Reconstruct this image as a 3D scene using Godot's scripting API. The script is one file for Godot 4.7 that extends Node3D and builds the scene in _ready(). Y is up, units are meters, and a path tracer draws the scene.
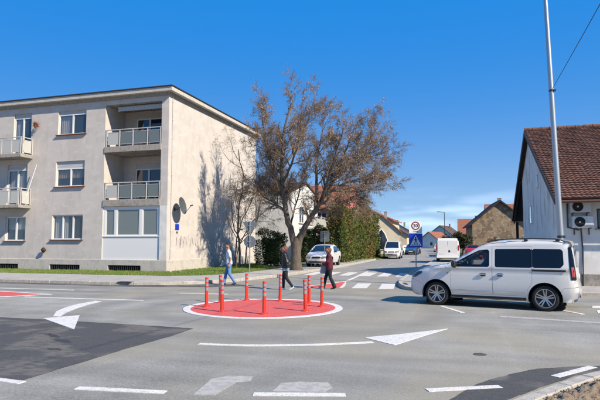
extends Node3D
# A small-town junction with a painted mini roundabout. Metres, y up.
# The front wall of the apartment building lies in the plane z = 0 and its side wall in x = 0; the side street runs along -z.

class MB:
	# collects triangles; faces are given counter-clockwise as seen from outside
	var v := PackedVector3Array()
	var n := PackedVector3Array()
	var c := PackedColorArray()
	var uv := PackedVector2Array()
	var uv2 := PackedVector2Array()
	var col := Color(1, 1, 1)
	var colored := false

	func tri(a: Vector3, b: Vector3, d: Vector3) -> void:
		var m := (b - a).cross(d - a)
		if m.length_squared() < 1e-18:
			return
		m = m.normalized()
		v.push_back(a); v.push_back(d); v.push_back(b)
		n.push_back(m); n.push_back(m); n.push_back(m)
		if colored:
			c.push_back(col); c.push_back(col); c.push_back(col)

	func trin(a: Vector3, b: Vector3, d: Vector3, na: Vector3, nb: Vector3, nd: Vector3) -> void:
		v.push_back(a); v.push_back(d); v.push_back(b)
		n.push_back(na); n.push_back(nd); n.push_back(nb)
		if colored:
			c.push_back(col); c.push_back(col); c.push_back(col)

	func quad(a: Vector3, b: Vector3, d: Vector3, e: Vector3) -> void:
		tri(a, b, d); tri(a, d, e)

	func quadn(a: Vector3, b: Vector3, d: Vector3, e: Vector3, na: Vector3, nb: Vector3, nd: Vector3, ne: Vector3) -> void:
		trin(a, b, d, na, nb, nd); trin(a, d, e, na, nd, ne)

	func box(p: Vector3, s: Vector3, b := Basis()) -> void:
		var h := s * 0.5
		var q := []
		for i in 8:
			q.append(p + b * Vector3(h.x if i & 1 else -h.x, h.y if i & 2 else -h.y, h.z if i & 4 else -h.z))
		quad(q[4], q[5], q[7], q[6]); quad(q[1], q[0], q[2], q[3])
		quad(q[5], q[1], q[3], q[7]); quad(q[0], q[4], q[6], q[2])
		quad(q[6], q[7], q[3], q[2]); quad(q[0], q[1], q[5], q[4])

	func box2(a: Vector3, b: Vector3) -> void:
		box((a + b) * 0.5, (b - a).abs())

	func cbox(p: Vector3, s: Vector3, w: float, b := Basis()) -> void:
		# a box with chamfered edges
		var h := s * 0.5
		var k := h - Vector3(w, w, w)
		var P := func(x: float, y: float, z: float) -> Vector3: return p + b * Vector3(x, y, z)
		for sg in [-1.0, 1.0]:
			var f: Array = [P.call(sg * h.x, -k.y, -sg * -k.z), P.call(sg * h.x, -k.y, -sg * k.z), P.call(sg * h.x, k.y, -sg * k.z), P.call(sg * h.x, k.y, sg * k.z)]
			quad(f[0], f[1], f[2], f[3])
			f = [P.call(-k.x, sg * h.y, sg * k.z), P.call(k.x, sg * h.y, sg * k.z), P.call(k.x, sg * h.y, -sg * k.z), P.call(-k.x, sg * h.y, -sg * k.z)]
			quad(f[0], f[1], f[2], f[3])
			f = [P.call(-sg * k.x, -k.y, sg * h.z), P.call(sg * k.x, -k.y, sg * h.z), P.call(sg * k.x, k.y, sg * h.z), P.call(-sg * k.x, k.y, sg * h.z)]
			quad(f[0], f[1], f[2], f[3])
		for sx in [-1.0, 1.0]:
			for sy in [-1.0, 1.0]:
				var o := func(a: Vector3, e: Vector3, d: Vector3, g: Vector3, out: Vector3) -> void:
					if (e - a).cross(d - a).dot(out) > 0: quad(a, e, d, g)
					else: quad(g, d, e, a)
				o.call(P.call(sx * h.x, sy * k.y, -k.z), P.call(sx * k.x, sy * h.y, -k.z), P.call(sx * k.x, sy * h.y, k.z), P.call(sx * h.x, sy * k.y, k.z), b * Vector3(sx, sy, 0))
				o.call(P.call(sx * h.x, -k.y, sy * k.z), P.call(sx * k.x, -k.y, sy * h.z), P.call(sx * k.x, k.y, sy * h.z), P.call(sx * h.x, k.y, sy * k.z), b * Vector3(sx, 0, sy))
				o.call(P.call(-k.x, sx * h.y, sy * k.z), P.call(-k.x, sx * k.y, sy * h.z), P.call(k.x, sx * k.y, sy * h.z), P.call(k.x, sx * h.y, sy * k.z), b * Vector3(0, sx, sy))
				for sz in [-1.0, 1.0]:
					var t1: Vector3 = P.call(sx * h.x, sy * k.y, sz * k.z)
					var t2: Vector3 = P.call(sx * k.x, sy * h.y, sz * k.z)
					var t3: Vector3 = P.call(sx * k.x, sy * k.y, sz * h.z)
					if (t2 - t1).cross(t3 - t1).dot(b * Vector3(sx, sy, sz)) > 0: tri(t1, t2, t3)
					else: tri(t1, t3, t2)

	func tube(p: Array, r: Array, sides := 8, caps := true) -> void:
		var m := p.size()
		var up := Vector3.UP
		var d0: Vector3 = (p[1] - p[0]).normalized()
		if absf(d0.dot(up)) > 0.9: up = Vector3.RIGHT
		var x := d0.cross(up).normalized()
		var prev := []
		var prevn := []
		for i in m:
			var d: Vector3 = (p[mini(i + 1, m - 1)] - p[maxi(i - 1, 0)]).normalized()
			x = (x - d * x.dot(d)).normalized()
			var y := d.cross(x)
			var ring := []
			var rn := []
			for k in sides + 1:
				var a := TAU * k / sides
				var q := x * cos(a) + y * sin(a)
				rn.append(q)
				ring.append(p[i] + q * r[i])
			if i:
				for k in sides:
					quadn(prev[k], prev[k + 1], ring[k + 1], ring[k], prevn[k], prevn[k + 1], rn[k + 1], rn[k])
			elif caps:
				for k in sides: tri(p[0], ring[k + 1], ring[k])
			if i == m - 1 and caps:
				for k in sides: tri(p[i], ring[k], ring[k + 1])
			prev = ring
			prevn = rn

	func lathe(prof: Array, o: Vector3, seg := 16, b := Basis()) -> void:
		# prof: Vector2(r, y) from the bottom up; smooth round, flat along the profile
		for i in prof.size() - 1:
			var a: Vector2 = prof[i]
			var d: Vector2 = prof[i + 1]
			var t := (d - a).normalized()
			var nn := Vector2(t.y, -t.x)
			for k in seg:
				var u := TAU * k / seg
				var w := TAU * (k + 1) / seg
				var e0 := Vector3(cos(u), 0, -sin(u))
				var e1 := Vector3(cos(w), 0, -sin(w))
				var U := Vector3.UP
				var n0 := b * (e0 * nn.x + U * nn.y)
				var n1 := b * (e1 * nn.x + U * nn.y)
				var q0 := o + b * (e0 * a.x + U * a.y)
				var q1 := o + b * (e1 * a.x + U * a.y)
				var q2 := o + b * (e1 * d.x + U * d.y)
				var q3 := o + b * (e0 * d.x + U * d.y)
				if a.x > 1e-6: trin(q0, q1, q2, n0, n1, n1)
				if d.x > 1e-6: trin(q0, q2, q3, n0, n1, n0)

	func prism(poly: PackedVector2Array, y0: float, y1: float, bottom := false) -> void:
		# poly in (x, z), extruded from y0 to y1
		var q := poly
		if Geometry2D.is_polygon_clockwise(q):
			q = q.duplicate()
			q.reverse()
		var ix := Geometry2D.triangulate_polygon(q)
		for i in range(0, ix.size(), 3):
			var a := q[ix[i]]
			var b := q[ix[i + 1]]
			var d := q[ix[i + 2]]
			var A := Vector3(a.x, y1, a.y)
			var B := Vector3(b.x, y1, b.y)
			var D := Vector3(d.x, y1, d.y)
			if (B - A).cross(D - A).y < 0:
				var t := B
				B = D
				D = t
			tri(A, B, D)
			if bottom:
				tri(Vector3(A.x, y0, A.z), Vector3(D.x, y0, D.z), Vector3(B.x, y0, B.z))
		if y1 > y0:
			var m := q.size()
			var cw := 0.0
			for i in m:
				cw += q[i].cross(q[(i + 1) % m])
			for i in m:
				var a := q[i]
				var b := q[(i + 1) % m]
				if cw > 0:
					quad(Vector3(b.x, y0, b.y), Vector3(a.x, y0, a.y), Vector3(a.x, y1, a.y), Vector3(b.x, y1, b.y))
				else:
					quad(Vector3(a.x, y0, a.y), Vector3(b.x, y0, b.y), Vector3(b.x, y1, b.y), Vector3(a.x, y1, a.y))

	func add(o: MB, t: Transform3D) -> void:
		var s := v.size()
		v.append_array(t * o.v)
		var bb := t.basis
		for q in o.n: n.push_back((bb * q).normalized())
		if colored:
			if o.colored: c.append_array(o.c)
			else:
				for i in o.v.size(): c.push_back(col)

	func done() -> ArrayMesh:
		var a := []
		a.resize(Mesh.ARRAY_MAX)
		a[Mesh.ARRAY_VERTEX] = v
		a[Mesh.ARRAY_NORMAL] = n
		if colored: a[Mesh.ARRAY_COLOR] = c
		if uv.size() == v.size(): a[Mesh.ARRAY_TEX_UV] = uv
		if uv2.size() == v.size(): a[Mesh.ARRAY_TEX_UV2] = uv2
		var m := ArrayMesh.new()
		if v.size(): m.add_surface_from_arrays(Mesh.PRIMITIVE_TRIANGLES, a)
		return m

var rng := RandomNumberGenerator.new()
var M := {}
var used := {}

func numbered(n: String) -> String:
	used[n] = used.get(n, -1) + 1
	return n if used[n] == 0 else "%s_%03d" % [n, used[n]]

func thing(called: String, label: String, cat: String, at := Vector3.ZERO, turn := 0.0, group := "") -> Node3D:
	var o := Node3D.new()
	o.name = numbered(called)
	add_child(o)
	o.position = at
	o.rotation.y = turn
	tag(o, label, cat, group)
	return o

func tag(o: Node3D, label: String, cat: String, group := "") -> void:
	o.set_meta("label", label)
	o.set_meta("category", cat)
	if group: o.set_meta("group", group)

func struct(called: String) -> Node3D:
	var o := Node3D.new()
	o.name = numbered(called)
	add_child(o)
	o.set_meta("kind", "structure")
	return o

func part(called: String, mb: MB, m: Material, parent: Node3D) -> MeshInstance3D:
	return inst(called, mb.done(), m, parent)

func inst(called: String, mesh: Mesh, m: Material, parent: Node3D, at := Vector3.ZERO) -> MeshInstance3D:
	var o := MeshInstance3D.new()
	o.name = called
	o.mesh = mesh
	o.material_override = m
	parent.add_child(o, true)
	o.position = at
	return o

func dup(src: Node3D, base: String, at: Vector3, turn: float, label := "") -> Node3D:
	var o: Node3D = src.duplicate()
	o.name = numbered(base)
	add_child(o)
	o.position = at
	o.rotation.y = turn
	if label: o.set_meta("label", label)
	return o

func lin(r: float, g := -1.0, b := -1.0) -> Color:
	return Color(r, r if g < 0 else g, r if b < 0 else b).linear_to_srgb()

func mat(called: String, c: Color, rough := 0.8, opt := {}) -> StandardMaterial3D:
	var m := StandardMaterial3D.new()
	m.resource_name = called
	m.albedo_color = c
	m.roughness = rough
	for k in opt: m.set(k, opt[k])
	M[called] = m
	return m

func textured(called: String, tex: Texture2D, period: float, rough := 0.9, world := true, tint := Color.WHITE) -> StandardMaterial3D:
	var m := mat(called, tint, rough)
	m.albedo_texture = tex
	m.uv1_triplanar = true
	m.uv1_world_triplanar = world
	m.uv1_scale = Vector3.ONE / period
	return m

func noise(sd: int, freq: float, oct := 4, kind := FastNoiseLite.TYPE_SIMPLEX_SMOOTH) -> FastNoiseLite:
	var f := FastNoiseLite.new()
	f.seed = sd
	f.frequency = freq
	f.noise_type = kind
	f.fractal_octaves = oct
	return f

func nbytes(sd: int, w: int, h: int, freq: float, oct := 4, sy := 1.0) -> PackedByteArray:
	# seamless grey noise, stretched sy times down the picture
	var im := noise(sd, freq, oct).get_seamless_image(w, maxi(8, int(h / sy)), false, false, 0.15)
	im.convert(Image.FORMAT_L8)
	if sy != 1.0: im.resize(w, h, Image.INTERPOLATE_CUBIC)
	return im.get_data()

func blend_tex(size: int, sd: int, layers: Array, base: Color) -> ImageTexture:
	# layers: [frequency, octaves, stretch, colour (linear), amount, from, to]: the colour is laid over where the noise lies between from and to
	var px := PackedFloat32Array()
	px.resize(size * size * 3)
	for i in size * size:
		px[i * 3] = base.r
		px[i * 3 + 1] = base.g
		px[i * 3 + 2] = base.b
	var k := 0
	for L in layers:
		var d := nbytes(sd + 17 * k, size, size, L[0], L[1], L[2])
		k += 1
		var f: float = L[5]
		var t: float = L[6]
		var c: Color = L[3]
		var amt: float = L[4]
		var lut := PackedFloat32Array()
		for q in 256: lut.push_back(amt * smoothstep(f, t, q / 255.0))
		for i in size * size:
			var a := lut[d[i]]
			if a > 0.0:
				var j := i * 3
				px[j] += (c.r - px[j]) * a
				px[j + 1] += (c.g - px[j + 1]) * a
				px[j + 2] += (c.b - px[j + 2]) * a
	return tex_of(px, size, size)

func tex_of(px: PackedFloat32Array, w: int, h: int) -> ImageTexture:
	var lut := PackedByteArray()
	for q in 4097:
		var x := q / 4096.0
		lut.push_back(int(clampf(255.0 * (12.92 * x if x < 0.0031308 else 1.055 * pow(x, 1.0 / 2.4) - 0.055) + 0.5, 0, 255)))
	var out := PackedByteArray()
	out.resize(w * h * 3)
	for i in w * h * 3: out[i] = lut[int(clampf(px[i], 0.0, 1.0) * 4096.0)]
	return ImageTexture.create_from_image(Image.create_from_data(w, h, false, Image.FORMAT_RGB8, out))

func C(r: float, g: float, b: float) -> Color: return Color(r, g, b)

func V2(a: Array) -> PackedVector2Array:
	var q := PackedVector2Array()
	for i in range(0, a.size(), 2): q.push_back(Vector2(a[i], a[i + 1]))
	return q

# a flat wall in the plane of X and Y (out = X x Y) with rectangular holes [x0, y0, x1, y1], reveals of the given depth
func wall_holes(mb: MB, o: Vector3, X: Vector3, Y: Vector3, r: Array, holes: Array, depth: float) -> void:
	var N := X.cross(Y)
	var xs := [r[0], r[2]]
	var ys := [r[1], r[3]]
	for h in holes:
		for k in [0, 2]:
			if not xs.has(h[k]): xs.append(h[k])
		for k in [1, 3]:
			if not ys.has(h[k]): ys.append(h[k])
	xs.sort()
	ys.sort()
	for i in xs.size() - 1:
		for j in ys.size() - 1:
			var mx: float = (xs[i] + xs[i + 1]) * 0.5
			var my: float = (ys[j] + ys[j + 1]) * 0.5
			var solid := true
			for h in holes:
				if mx > h[0] and mx < h[2] and my > h[1] and my < h[3]: solid = false
			if solid:
				mb.quad(o + X * xs[i] + Y * ys[j], o + X * xs[i + 1] + Y * ys[j], o + X * xs[i + 1] + Y * ys[j + 1], o + X * xs[i] + Y * ys[j + 1])
	for h in holes:
		var a: Vector3 = o + X * h[0] + Y * h[1]
		var b: Vector3 = o + X * h[2] + Y * h[1]
		var c: Vector3 = o + X * h[2] + Y * h[3]
		var d: Vector3 = o + X * h[0] + Y * h[3]
		var q := -N * depth
		mb.quad(a, b, b + q, a + q); mb.quad(b, c, c + q, b + q); mb.quad(c, d, d + q, c + q); mb.quad(d, a, a + q, d + q)

func _ready() -> void:
	rng.seed = 20240
	camera_and_light()
	materials()
	ground_and_roads()
	apartment_building()
	roundabout()
	right_house()
	old_house()
	far_houses()
	greenery()
	signs_and_poles()
	vehicles()
	people()
	small_things()

func camera_and_light() -> void:
	var cam := Camera3D.new()
	cam.name = "camera"
	add_child(cam)
	cam.position = Vector3(15.594, 1.75, 25.87)
	cam.rotation = Vector3(deg_to_rad(4.53), deg_to_rad(17.0), 0)
	cam.fov = 41.34
	cam.near = 0.05
	cam.far = 2000
	cam.current = true
	var sun := DirectionalLight3D.new()
	sun.name = "sun"
	add_child(sun)
	sun.look_at_from_position(Vector3(0.924, 0.7536, 0.383) * 50.0, Vector3.ZERO)
	sun.light_energy = 1.6
	sun.light_angular_distance = 0.5
	sun.light_color = Color(1.0, 0.945, 0.86)
	sun.shadow_enabled = true
	var e := Environment.new()
	e.background_mode = Environment.BG_SKY
	var sm := ProceduralSkyMaterial.new()
	sm.sky_top_color = lin(0.009, 0.172, 0.52)
	sm.sky_horizon_color = lin(0.37, 0.52, 0.62)
	sm.sky_curve = 0.078
	sm.ground_horizon_color = Color(0.52, 0.52, 0.50)
	sm.ground_bottom_color = Color(0.42, 0.41, 0.38)
	sm.sun_angle_max = 1.0
	sm.sky_cover = cloud_cover()
	sm.sky_cover_modulate = Color(1, 1, 1, 1)
	var sky := Sky.new()
	sky.sky_material = sm
	e.sky = sky
	e.tonemap_mode = Environment.TONE_MAPPER_LINEAR
	e.tonemap_exposure = 1.48
	e.sdfgi_enabled = true
	e.ssao_enabled = true
	e.ssil_enabled = true
	var we := WorldEnvironment.new()
	we.name = "world_environment"
	we.environment = e
	add_child(we)

func cloud_cover() -> ImageTexture:
	# thin fair-weather cloud low over the horizon, all the way round
	var w := 2048
	var h := 1024
	var f := noise(91, 1.0, 5)
	var g := noise(14, 1.0, 3)
	var im := Image.create(w, h, false, Image.FORMAT_RGBA8)
	im.fill(Color(0, 0, 0, 0))
	for y in range(455, 512):
		var el := (512 - y) * 180.0 / 1024.0
		var band := smoothstep(0.3, 2.0, el) * (1.0 - smoothstep(3.0, 6.2, el))
		for x in w:
			var a := TAU * x / w
			var p := Vector3(cos(a) * 5.0, el * 0.9, sin(a) * 5.0)
			var n := f.get_noise_3dv(p) * 0.5 + 0.5 + 0.25 * g.get_noise_3dv(p * 0.35)
			var d := smoothstep(0.40, 0.80, n) * band
			if d > 0.004: im.set_pixel(x, y, Color(0.95, 0.97, 1.0, d * 0.23))
	return ImageTexture.create_from_image(im)

func materials() -> void:
	# plaster, concrete
	textured("plaster", blend_tex(512, 25, [[0.006, 5, 1.0, C(0.45, 0.413, 0.375), 0.45, 0.45, 0.75], [0.02, 4, 4.0, C(0.40, 0.37, 0.335), 0.32, 0.55, 0.8], [0.08, 3, 1.0, C(0.50, 0.465, 0.425), 0.3, 0.5, 0.8], [0.012, 4, 0.5, C(0.59, 0.55, 0.51), 0.5, 0.52, 0.8]], C(0.53, 0.487, 0.442)), 6.0, 0.95)
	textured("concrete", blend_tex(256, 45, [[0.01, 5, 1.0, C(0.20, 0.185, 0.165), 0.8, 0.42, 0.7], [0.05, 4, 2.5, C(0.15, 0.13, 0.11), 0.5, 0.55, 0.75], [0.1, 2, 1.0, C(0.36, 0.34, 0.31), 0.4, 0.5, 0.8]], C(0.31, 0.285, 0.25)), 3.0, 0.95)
	textured("concrete_pale", blend_tex(256, 55, [[0.012, 5, 1.0, C(0.40, 0.375, 0.33), 0.7, 0.45, 0.75], [0.06, 4, 2.0, C(0.33, 0.30, 0.26), 0.5, 0.58, 0.78], [0.15, 2, 1.0, C(0.55, 0.52, 0.47), 0.4, 0.5, 0.8]], C(0.49, 0.455, 0.40)), 2.5, 0.95)
	textured("plaster_white", blend_tex(256, 65, [[0.01, 5, 1.0, C(0.56, 0.55, 0.53), 0.7, 0.45, 0.75], [0.05, 4, 3.0, C(0.50, 0.49, 0.47), 0.4, 0.58, 0.8]], C(0.66, 0.65, 0.62)), 4.0, 0.92)
	textured("plaster_stained", blend_tex(512, 75, [[0.008, 5, 1.0, C(0.68, 0.65, 0.58), 0.6, 0.42, 0.7], [0.012, 4, 3.5, C(0.38, 0.35, 0.30), 0.6, 0.66, 0.80], [0.08, 4, 1.0, C(0.55, 0.52, 0.46), 0.4, 0.52, 0.75]], C(0.80, 0.765, 0.685)), 5.0, 0.92)
	textured("plaster_old", blend_tex(512, 85, [[0.006, 5, 1.0, C(0.14, 0.10, 0.066), 0.85, 0.42, 0.60], [0.02, 4, 1.0, C(0.42, 0.34, 0.24), 0.7, 0.55, 0.75], [0.06, 4, 0.6, C(0.16, 0.11, 0.075), 0.6, 0.52, 0.72], [0.12, 2, 1.0, C(0.40, 0.29, 0.19), 0.4, 0.5, 0.8]], C(0.28, 0.205, 0.135)), 5.0, 0.97)
	textured("plaster_cream", blend_tex(256, 95, [[0.01, 5, 1.0, C(0.55, 0.47, 0.33), 0.6, 0.45, 0.75]], C(0.64, 0.56, 0.42)), 4.0, 0.93)
	textured("plaster_pink", blend_tex(256, 105, [[0.01, 5, 1.0, C(0.42, 0.12, 0.12), 0.6, 0.45, 0.75]], C(0.50, 0.17, 0.16)), 4.0, 0.93)
	# ground
	textured("pavement", blend_tex(512, 115, [[0.008, 5, 1.0, C(0.30, 0.285, 0.26), 0.7, 0.42, 0.72], [0.06, 4, 1.0, C(0.24, 0.225, 0.20), 0.5, 0.56, 0.78], [0.2, 2, 1.0, C(0.46, 0.44, 0.41), 0.4, 0.5, 0.85]], C(0.38, 0.36, 0.33)), 4.0, 0.97)
	textured("earth", blend_tex(512, 125, [[0.01, 5, 1.0, C(0.16, 0.115, 0.075), 0.8, 0.42, 0.7], [0.08, 4, 1.0, C(0.34, 0.275, 0.205), 0.6, 0.5, 0.75], [0.25, 2, 1.0, C(0.12, 0.09, 0.06), 0.5, 0.5, 0.85]], C(0.19, 0.145, 0.10)), 1.1, 0.98)
	textured("field", blend_tex(512, 135, [[0.01, 5, 1.0, C(0.12, 0.11, 0.05), 0.8, 0.45, 0.7], [0.1, 4, 1.0, C(0.05, 0.075, 0.022), 0.7, 0.45, 0.75]], C(0.075, 0.095, 0.03)), 5.0, 0.98)
	textured("patch_asphalt", blend_tex(512, 145, [[0.006, 5, 1.0, C(0.135, 0.122, 0.105), 0.9, 0.50, 0.74], [0.02, 4, 0.3, C(0.045, 0.045, 0.045), 0.6, 0.55, 0.75], [0.2, 3, 1.0, C(0.13, 0.127, 0.12), 0.5, 0.5, 0.85]], C(0.062, 0.060, 0.058)), 4.5, 0.9)
	textured("street_asphalt", blend_tex(512, 155, [[0.008, 5, 1.0, C(0.30, 0.285, 0.26), 0.7, 0.42, 0.72], [0.03, 4, 4.0, C(0.19, 0.185, 0.175), 0.5, 0.54, 0.78], [0.2, 3, 1.0, C(0.33, 0.32, 0.30), 0.5, 0.5, 0.85]], C(0.245, 0.237, 0.222)), 7.0, 0.93)
	textured("road_paint", blend_tex(512, 165, [[0.02, 5, 1.0, C(0.50, 0.48, 0.44), 0.6, 0.45, 0.7], [0.12, 4, 1.0, C(0.31, 0.29, 0.26), 0.85, 0.58, 0.74], [0.3, 2, 1.0, C(0.42, 0.40, 0.37), 0.5, 0.5, 0.9]], C(0.70, 0.685, 0.65)), 1.6, 0.85)
	textured("worn_paint", blend_tex(512, 175, [[0.02, 5, 1.0, C(0.33, 0.315, 0.29), 0.8, 0.40, 0.62], [0.2, 4, 1.0, C(0.27, 0.255, 0.235), 0.7, 0.5, 0.7]], C(0.44, 0.42, 0.385)), 1.8, 0.9)
	textured("red_paint", blend_tex(512, 185, [[0.012, 5, 1.0, C(0.55, 0.060, 0.060), 0.6, 0.45, 0.75], [0.05, 4, 0.4, C(0.42, 0.085, 0.075), 0.55, 0.55, 0.78], [0.25, 3, 1.0, C(0.70, 0.14, 0.12), 0.4, 0.5, 0.85], [0.016, 4, 0.25, C(0.30, 0.085, 0.078), 0.7, 0.54, 0.72], [0.07, 4, 1.0, C(0.40, 0.19, 0.16), 0.7, 0.60, 0.74]], C(0.66, 0.082, 0.075)), 2.2, 0.85)
	textured("kerb_concrete", blend_tex(256, 195, [[0.02, 4, 1.0, C(0.33, 0.305, 0.265), 0.8, 0.42, 0.72], [0.15, 3, 1.0, C(0.22, 0.20, 0.17), 0.7, 0.56, 0.8]], C(0.43, 0.40, 0.35)), 1.2, 0.95)
	# roofs, wood, metal
	textured("roof_tile", blend_tex(512, 205, [[0.02, 4, 1.0, C(0.085, 0.045, 0.032), 0.8, 0.40, 0.65], [0.12, 3, 1.0, C(0.27, 0.125, 0.08), 0.6, 0.52, 0.75], [0.3, 2, 1.0, C(0.055, 0.042, 0.036), 0.6, 0.55, 0.78]], C(0.20, 0.088, 0.055)), 3.0, 0.9)
	M.roof_tile.vertex_color_use_as_albedo = true
	textured("roof_orange", blend_tex(256, 215, [[0.03, 4, 1.0, C(0.19, 0.072, 0.042), 0.8, 0.42, 0.68], [0.2, 2, 1.0, C(0.40, 0.17, 0.095), 0.5, 0.5, 0.8]], C(0.30, 0.108, 0.058)), 3.0, 0.9)
	textured("roof_dark", blend_tex(256, 225, [[0.03, 4, 1.0, C(0.06, 0.04, 0.035), 0.7, 0.45, 0.7]], C(0.10, 0.065, 0.055)), 3.0, 0.9)
	textured("bark", blend_tex(256, 235, [[0.03, 4, 5.0, C(0.060, 0.047, 0.037), 0.85, 0.45, 0.65], [0.12, 3, 2.0, C(0.19, 0.155, 0.125), 0.5, 0.52, 0.8]], C(0.118, 0.094, 0.073)), 0.9, 0.95, false)
	mat("twig", lin(0.20, 0.148, 0.108), 0.9)
	mat("twig_pale", lin(0.36, 0.295, 0.23), 0.9)
	mat("wood_brown", lin(0.085, 0.038, 0.022), 0.7)
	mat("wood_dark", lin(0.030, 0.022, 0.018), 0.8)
	mat("galvanised", lin(0.44, 0.46, 0.48), 0.42, {"metallic": 0.75})
	mat("sign_back", lin(0.13, 0.15, 0.175), 0.55, {"metallic": 0.3})
	mat("steel_dark", lin(0.07, 0.07, 0.075), 0.5, {"metallic": 0.5})
	mat("rail_metal", lin(0.46, 0.45, 0.43), 0.6)
	mat("frame_white", lin(0.70, 0.70, 0.68), 0.45)
	mat("frame_grey", lin(0.40, 0.41, 0.42), 0.5)
	mat("shutter", lin(0.50, 0.51, 0.52), 0.6)
	mat("glass_dark", lin(0.008, 0.013, 0.024), 0.04, {"metallic_specular": 0.5, "clearcoat_enabled": true, "clearcoat": 1.0, "clearcoat_roughness": 0.03})
	mat("glass_curtain", lin(0.16, 0.18, 0.20), 0.06, {"metallic_specular": 0.7, "clearcoat_enabled": true, "clearcoat": 1.0, "clearcoat_roughness": 0.03})
	mat("glass_green", lin(0.15, 0.17, 0.16), 0.12, {"metallic_specular": 0.6, "clearcoat_enabled": true, "clearcoat": 0.6, "clearcoat_roughness": 0.1})
	mat("rail_panel", lin(0.14, 0.165, 0.16), 0.25, {"metallic_specular": 0.5})
	mat("rail_panel_pale", lin(0.44, 0.44, 0.41), 0.5)
	mat("void", lin(0.012), 0.9)
	mat("rust", lin(0.20, 0.07, 0.035), 0.9)
	mat("sign_white", lin(0.78, 0.78, 0.76), 0.4)
	mat("sign_blue", lin(0.008, 0.035, 0.40), 0.35)
	mat("sign_red", lin(0.22, 0.02, 0.03), 0.4)
	mat("ink", lin(0.012), 0.5)
	mat("bollard_orange", lin(0.64, 0.036, 0.013), 0.45)
	mat("reflector", lin(0.23, 0.25, 0.27), 0.3)
	mat("tar", lin(0.040, 0.039, 0.038), 0.75)
	mat("oil", lin(0.075, 0.068, 0.060), 0.8)
	mat("cable", lin(0.02), 0.7)
	# vehicles
	mat("paint_white", lin(0.69, 0.665, 0.62), 0.3, {"clearcoat_enabled": true, "clearcoat": 1.0, "clearcoat_roughness": 0.04})
	mat("paint_chalk", lin(0.72, 0.71, 0.69), 0.35, {"clearcoat_enabled": true, "clearcoat": 0.8, "clearcoat_roughness": 0.06})
	mat("paint_dark", lin(0.018, 0.022, 0.030), 0.3, {"clearcoat_enabled": true, "clearcoat": 1.0, "clearcoat_roughness": 0.04})
	mat("paint_red", lin(0.42, 0.016, 0.018), 0.3, {"clearcoat_enabled": true, "clearcoat": 1.0, "clearcoat_roughness": 0.04})
	mat("paint_blue", lin(0.03, 0.06, 0.12), 0.3, {"clearcoat_enabled": true, "clearcoat": 1.0, "clearcoat_roughness": 0.04})
	mat("car_glass", lin(0.006, 0.007, 0.009), 0.03, {"metallic_specular": 0.45, "clearcoat_enabled": true, "clearcoat": 0.25, "clearcoat_roughness": 0.02})
	mat("car_glass_blue", lin(0.010, 0.017, 0.030), 0.03, {"metallic_specular": 0.5, "clearcoat_enabled": true, "clearcoat": 0.4, "clearcoat_roughness": 0.02})
	mat("black_plastic", lin(0.018), 0.55)
	mat("rubber", lin(0.014), 0.85)
	mat("alloy", lin(0.45, 0.46, 0.48), 0.28, {"metallic": 0.9})
	mat("rim_dark", lin(0.03), 0.4, {"metallic": 0.6})
	mat("chrome", lin(0.62, 0.64, 0.67), 0.15, {"metallic": 1.0})
	mat("lamp_clear", lin(0.30, 0.32, 0.34), 0.08, {"metallic": 0.6, "clearcoat_enabled": true, "clearcoat": 1.0})
	mat("lamp_smoked", lin(0.05, 0.055, 0.065), 0.1, {"metallic": 0.4, "clearcoat_enabled": true, "clearcoat": 1.0})
	mat("lamp_red", lin(0.30, 0.012, 0.012), 0.15, {"clearcoat_enabled": true, "clearcoat": 1.0})
	mat("plate", lin(0.62), 0.4)
	# clothes, skin
	mat("skin", lin(0.44, 0.24, 0.165), 0.55, {"subsurf_scatter_enabled": true, "subsurf_scatter_strength": 0.15})
	mat("hair_dark", lin(0.040, 0.026, 0.018), 0.7)
	mat("hair_auburn", lin(0.16, 0.055, 0.030), 0.7)
	mat("cloth_white", lin(0.68, 0.69, 0.72), 0.9)
	mat("cloth_jeans", lin(0.11, 0.22, 0.42), 0.9)
	mat("cloth_denim_pale", lin(0.22, 0.36, 0.52), 0.9)
	mat("cloth_black", lin(0.011, 0.011, 0.013), 0.85)
	mat("leather_black", lin(0.012, 0.012, 0.014), 0.42)
	mat("cloth_maroon", lin(0.095, 0.010, 0.020), 0.9)
	mat("cloth_blue", lin(0.06, 0.13, 0.30), 0.9)
	mat("curtain", lin(0.62, 0.61, 0.58), 0.95, {"backlight_enabled": true, "backlight": Color(0.4, 0.4, 0.38)})
	mat("curtain_tan", lin(0.42, 0.30, 0.19), 0.95)
	mat("pane_clear", Color(0.35, 0.42, 0.48, 0.22), 0.02, {"transparency": BaseMaterial3D.TRANSPARENCY_ALPHA, "metallic_specular": 0.7})
	mat("pane_tinted", Color(0.05, 0.06, 0.07, 0.45), 0.02, {"transparency": BaseMaterial3D.TRANSPARENCY_ALPHA, "metallic_specular": 0.5})
	mat("cloth_seat", lin(0.03, 0.03, 0.033), 0.9)
	mat("cloth_bag", lin(0.36, 0.36, 0.39), 0.85)
	mat("shoe_dark", lin(0.02, 0.018, 0.018), 0.7)
	mat("shoe_white", lin(0.62), 0.7)
	var folds := ImageTexture.create_from_image(noise(71, 0.02, 4).get_seamless_image(256, 256))
	for k in ["cloth_white", "cloth_jeans", "cloth_denim_pale", "cloth_black", "leather_black", "cloth_maroon", "cloth_bag", "cloth_blue"]:
		M[k].uv1_triplanar = true
		M[k].uv1_scale = Vector3(2.2, 1.3, 2.2)
		M[k].heightmap_enabled = true
		M[k].heightmap_texture = folds
		M[k].heightmap_scale = 2.0
	for k in ["leaf_green", "leaf_dry", "grass_blade", "clod", "litter"]:
		mat(k, Color.WHITE, 0.85, {"vertex_color_use_as_albedo": true})
	M.leaf_green.backlight_enabled = true
	M.leaf_green.backlight = Color(0.25, 0.28, 0.12)
	M.leaf_dry.backlight_enabled = true
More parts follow.
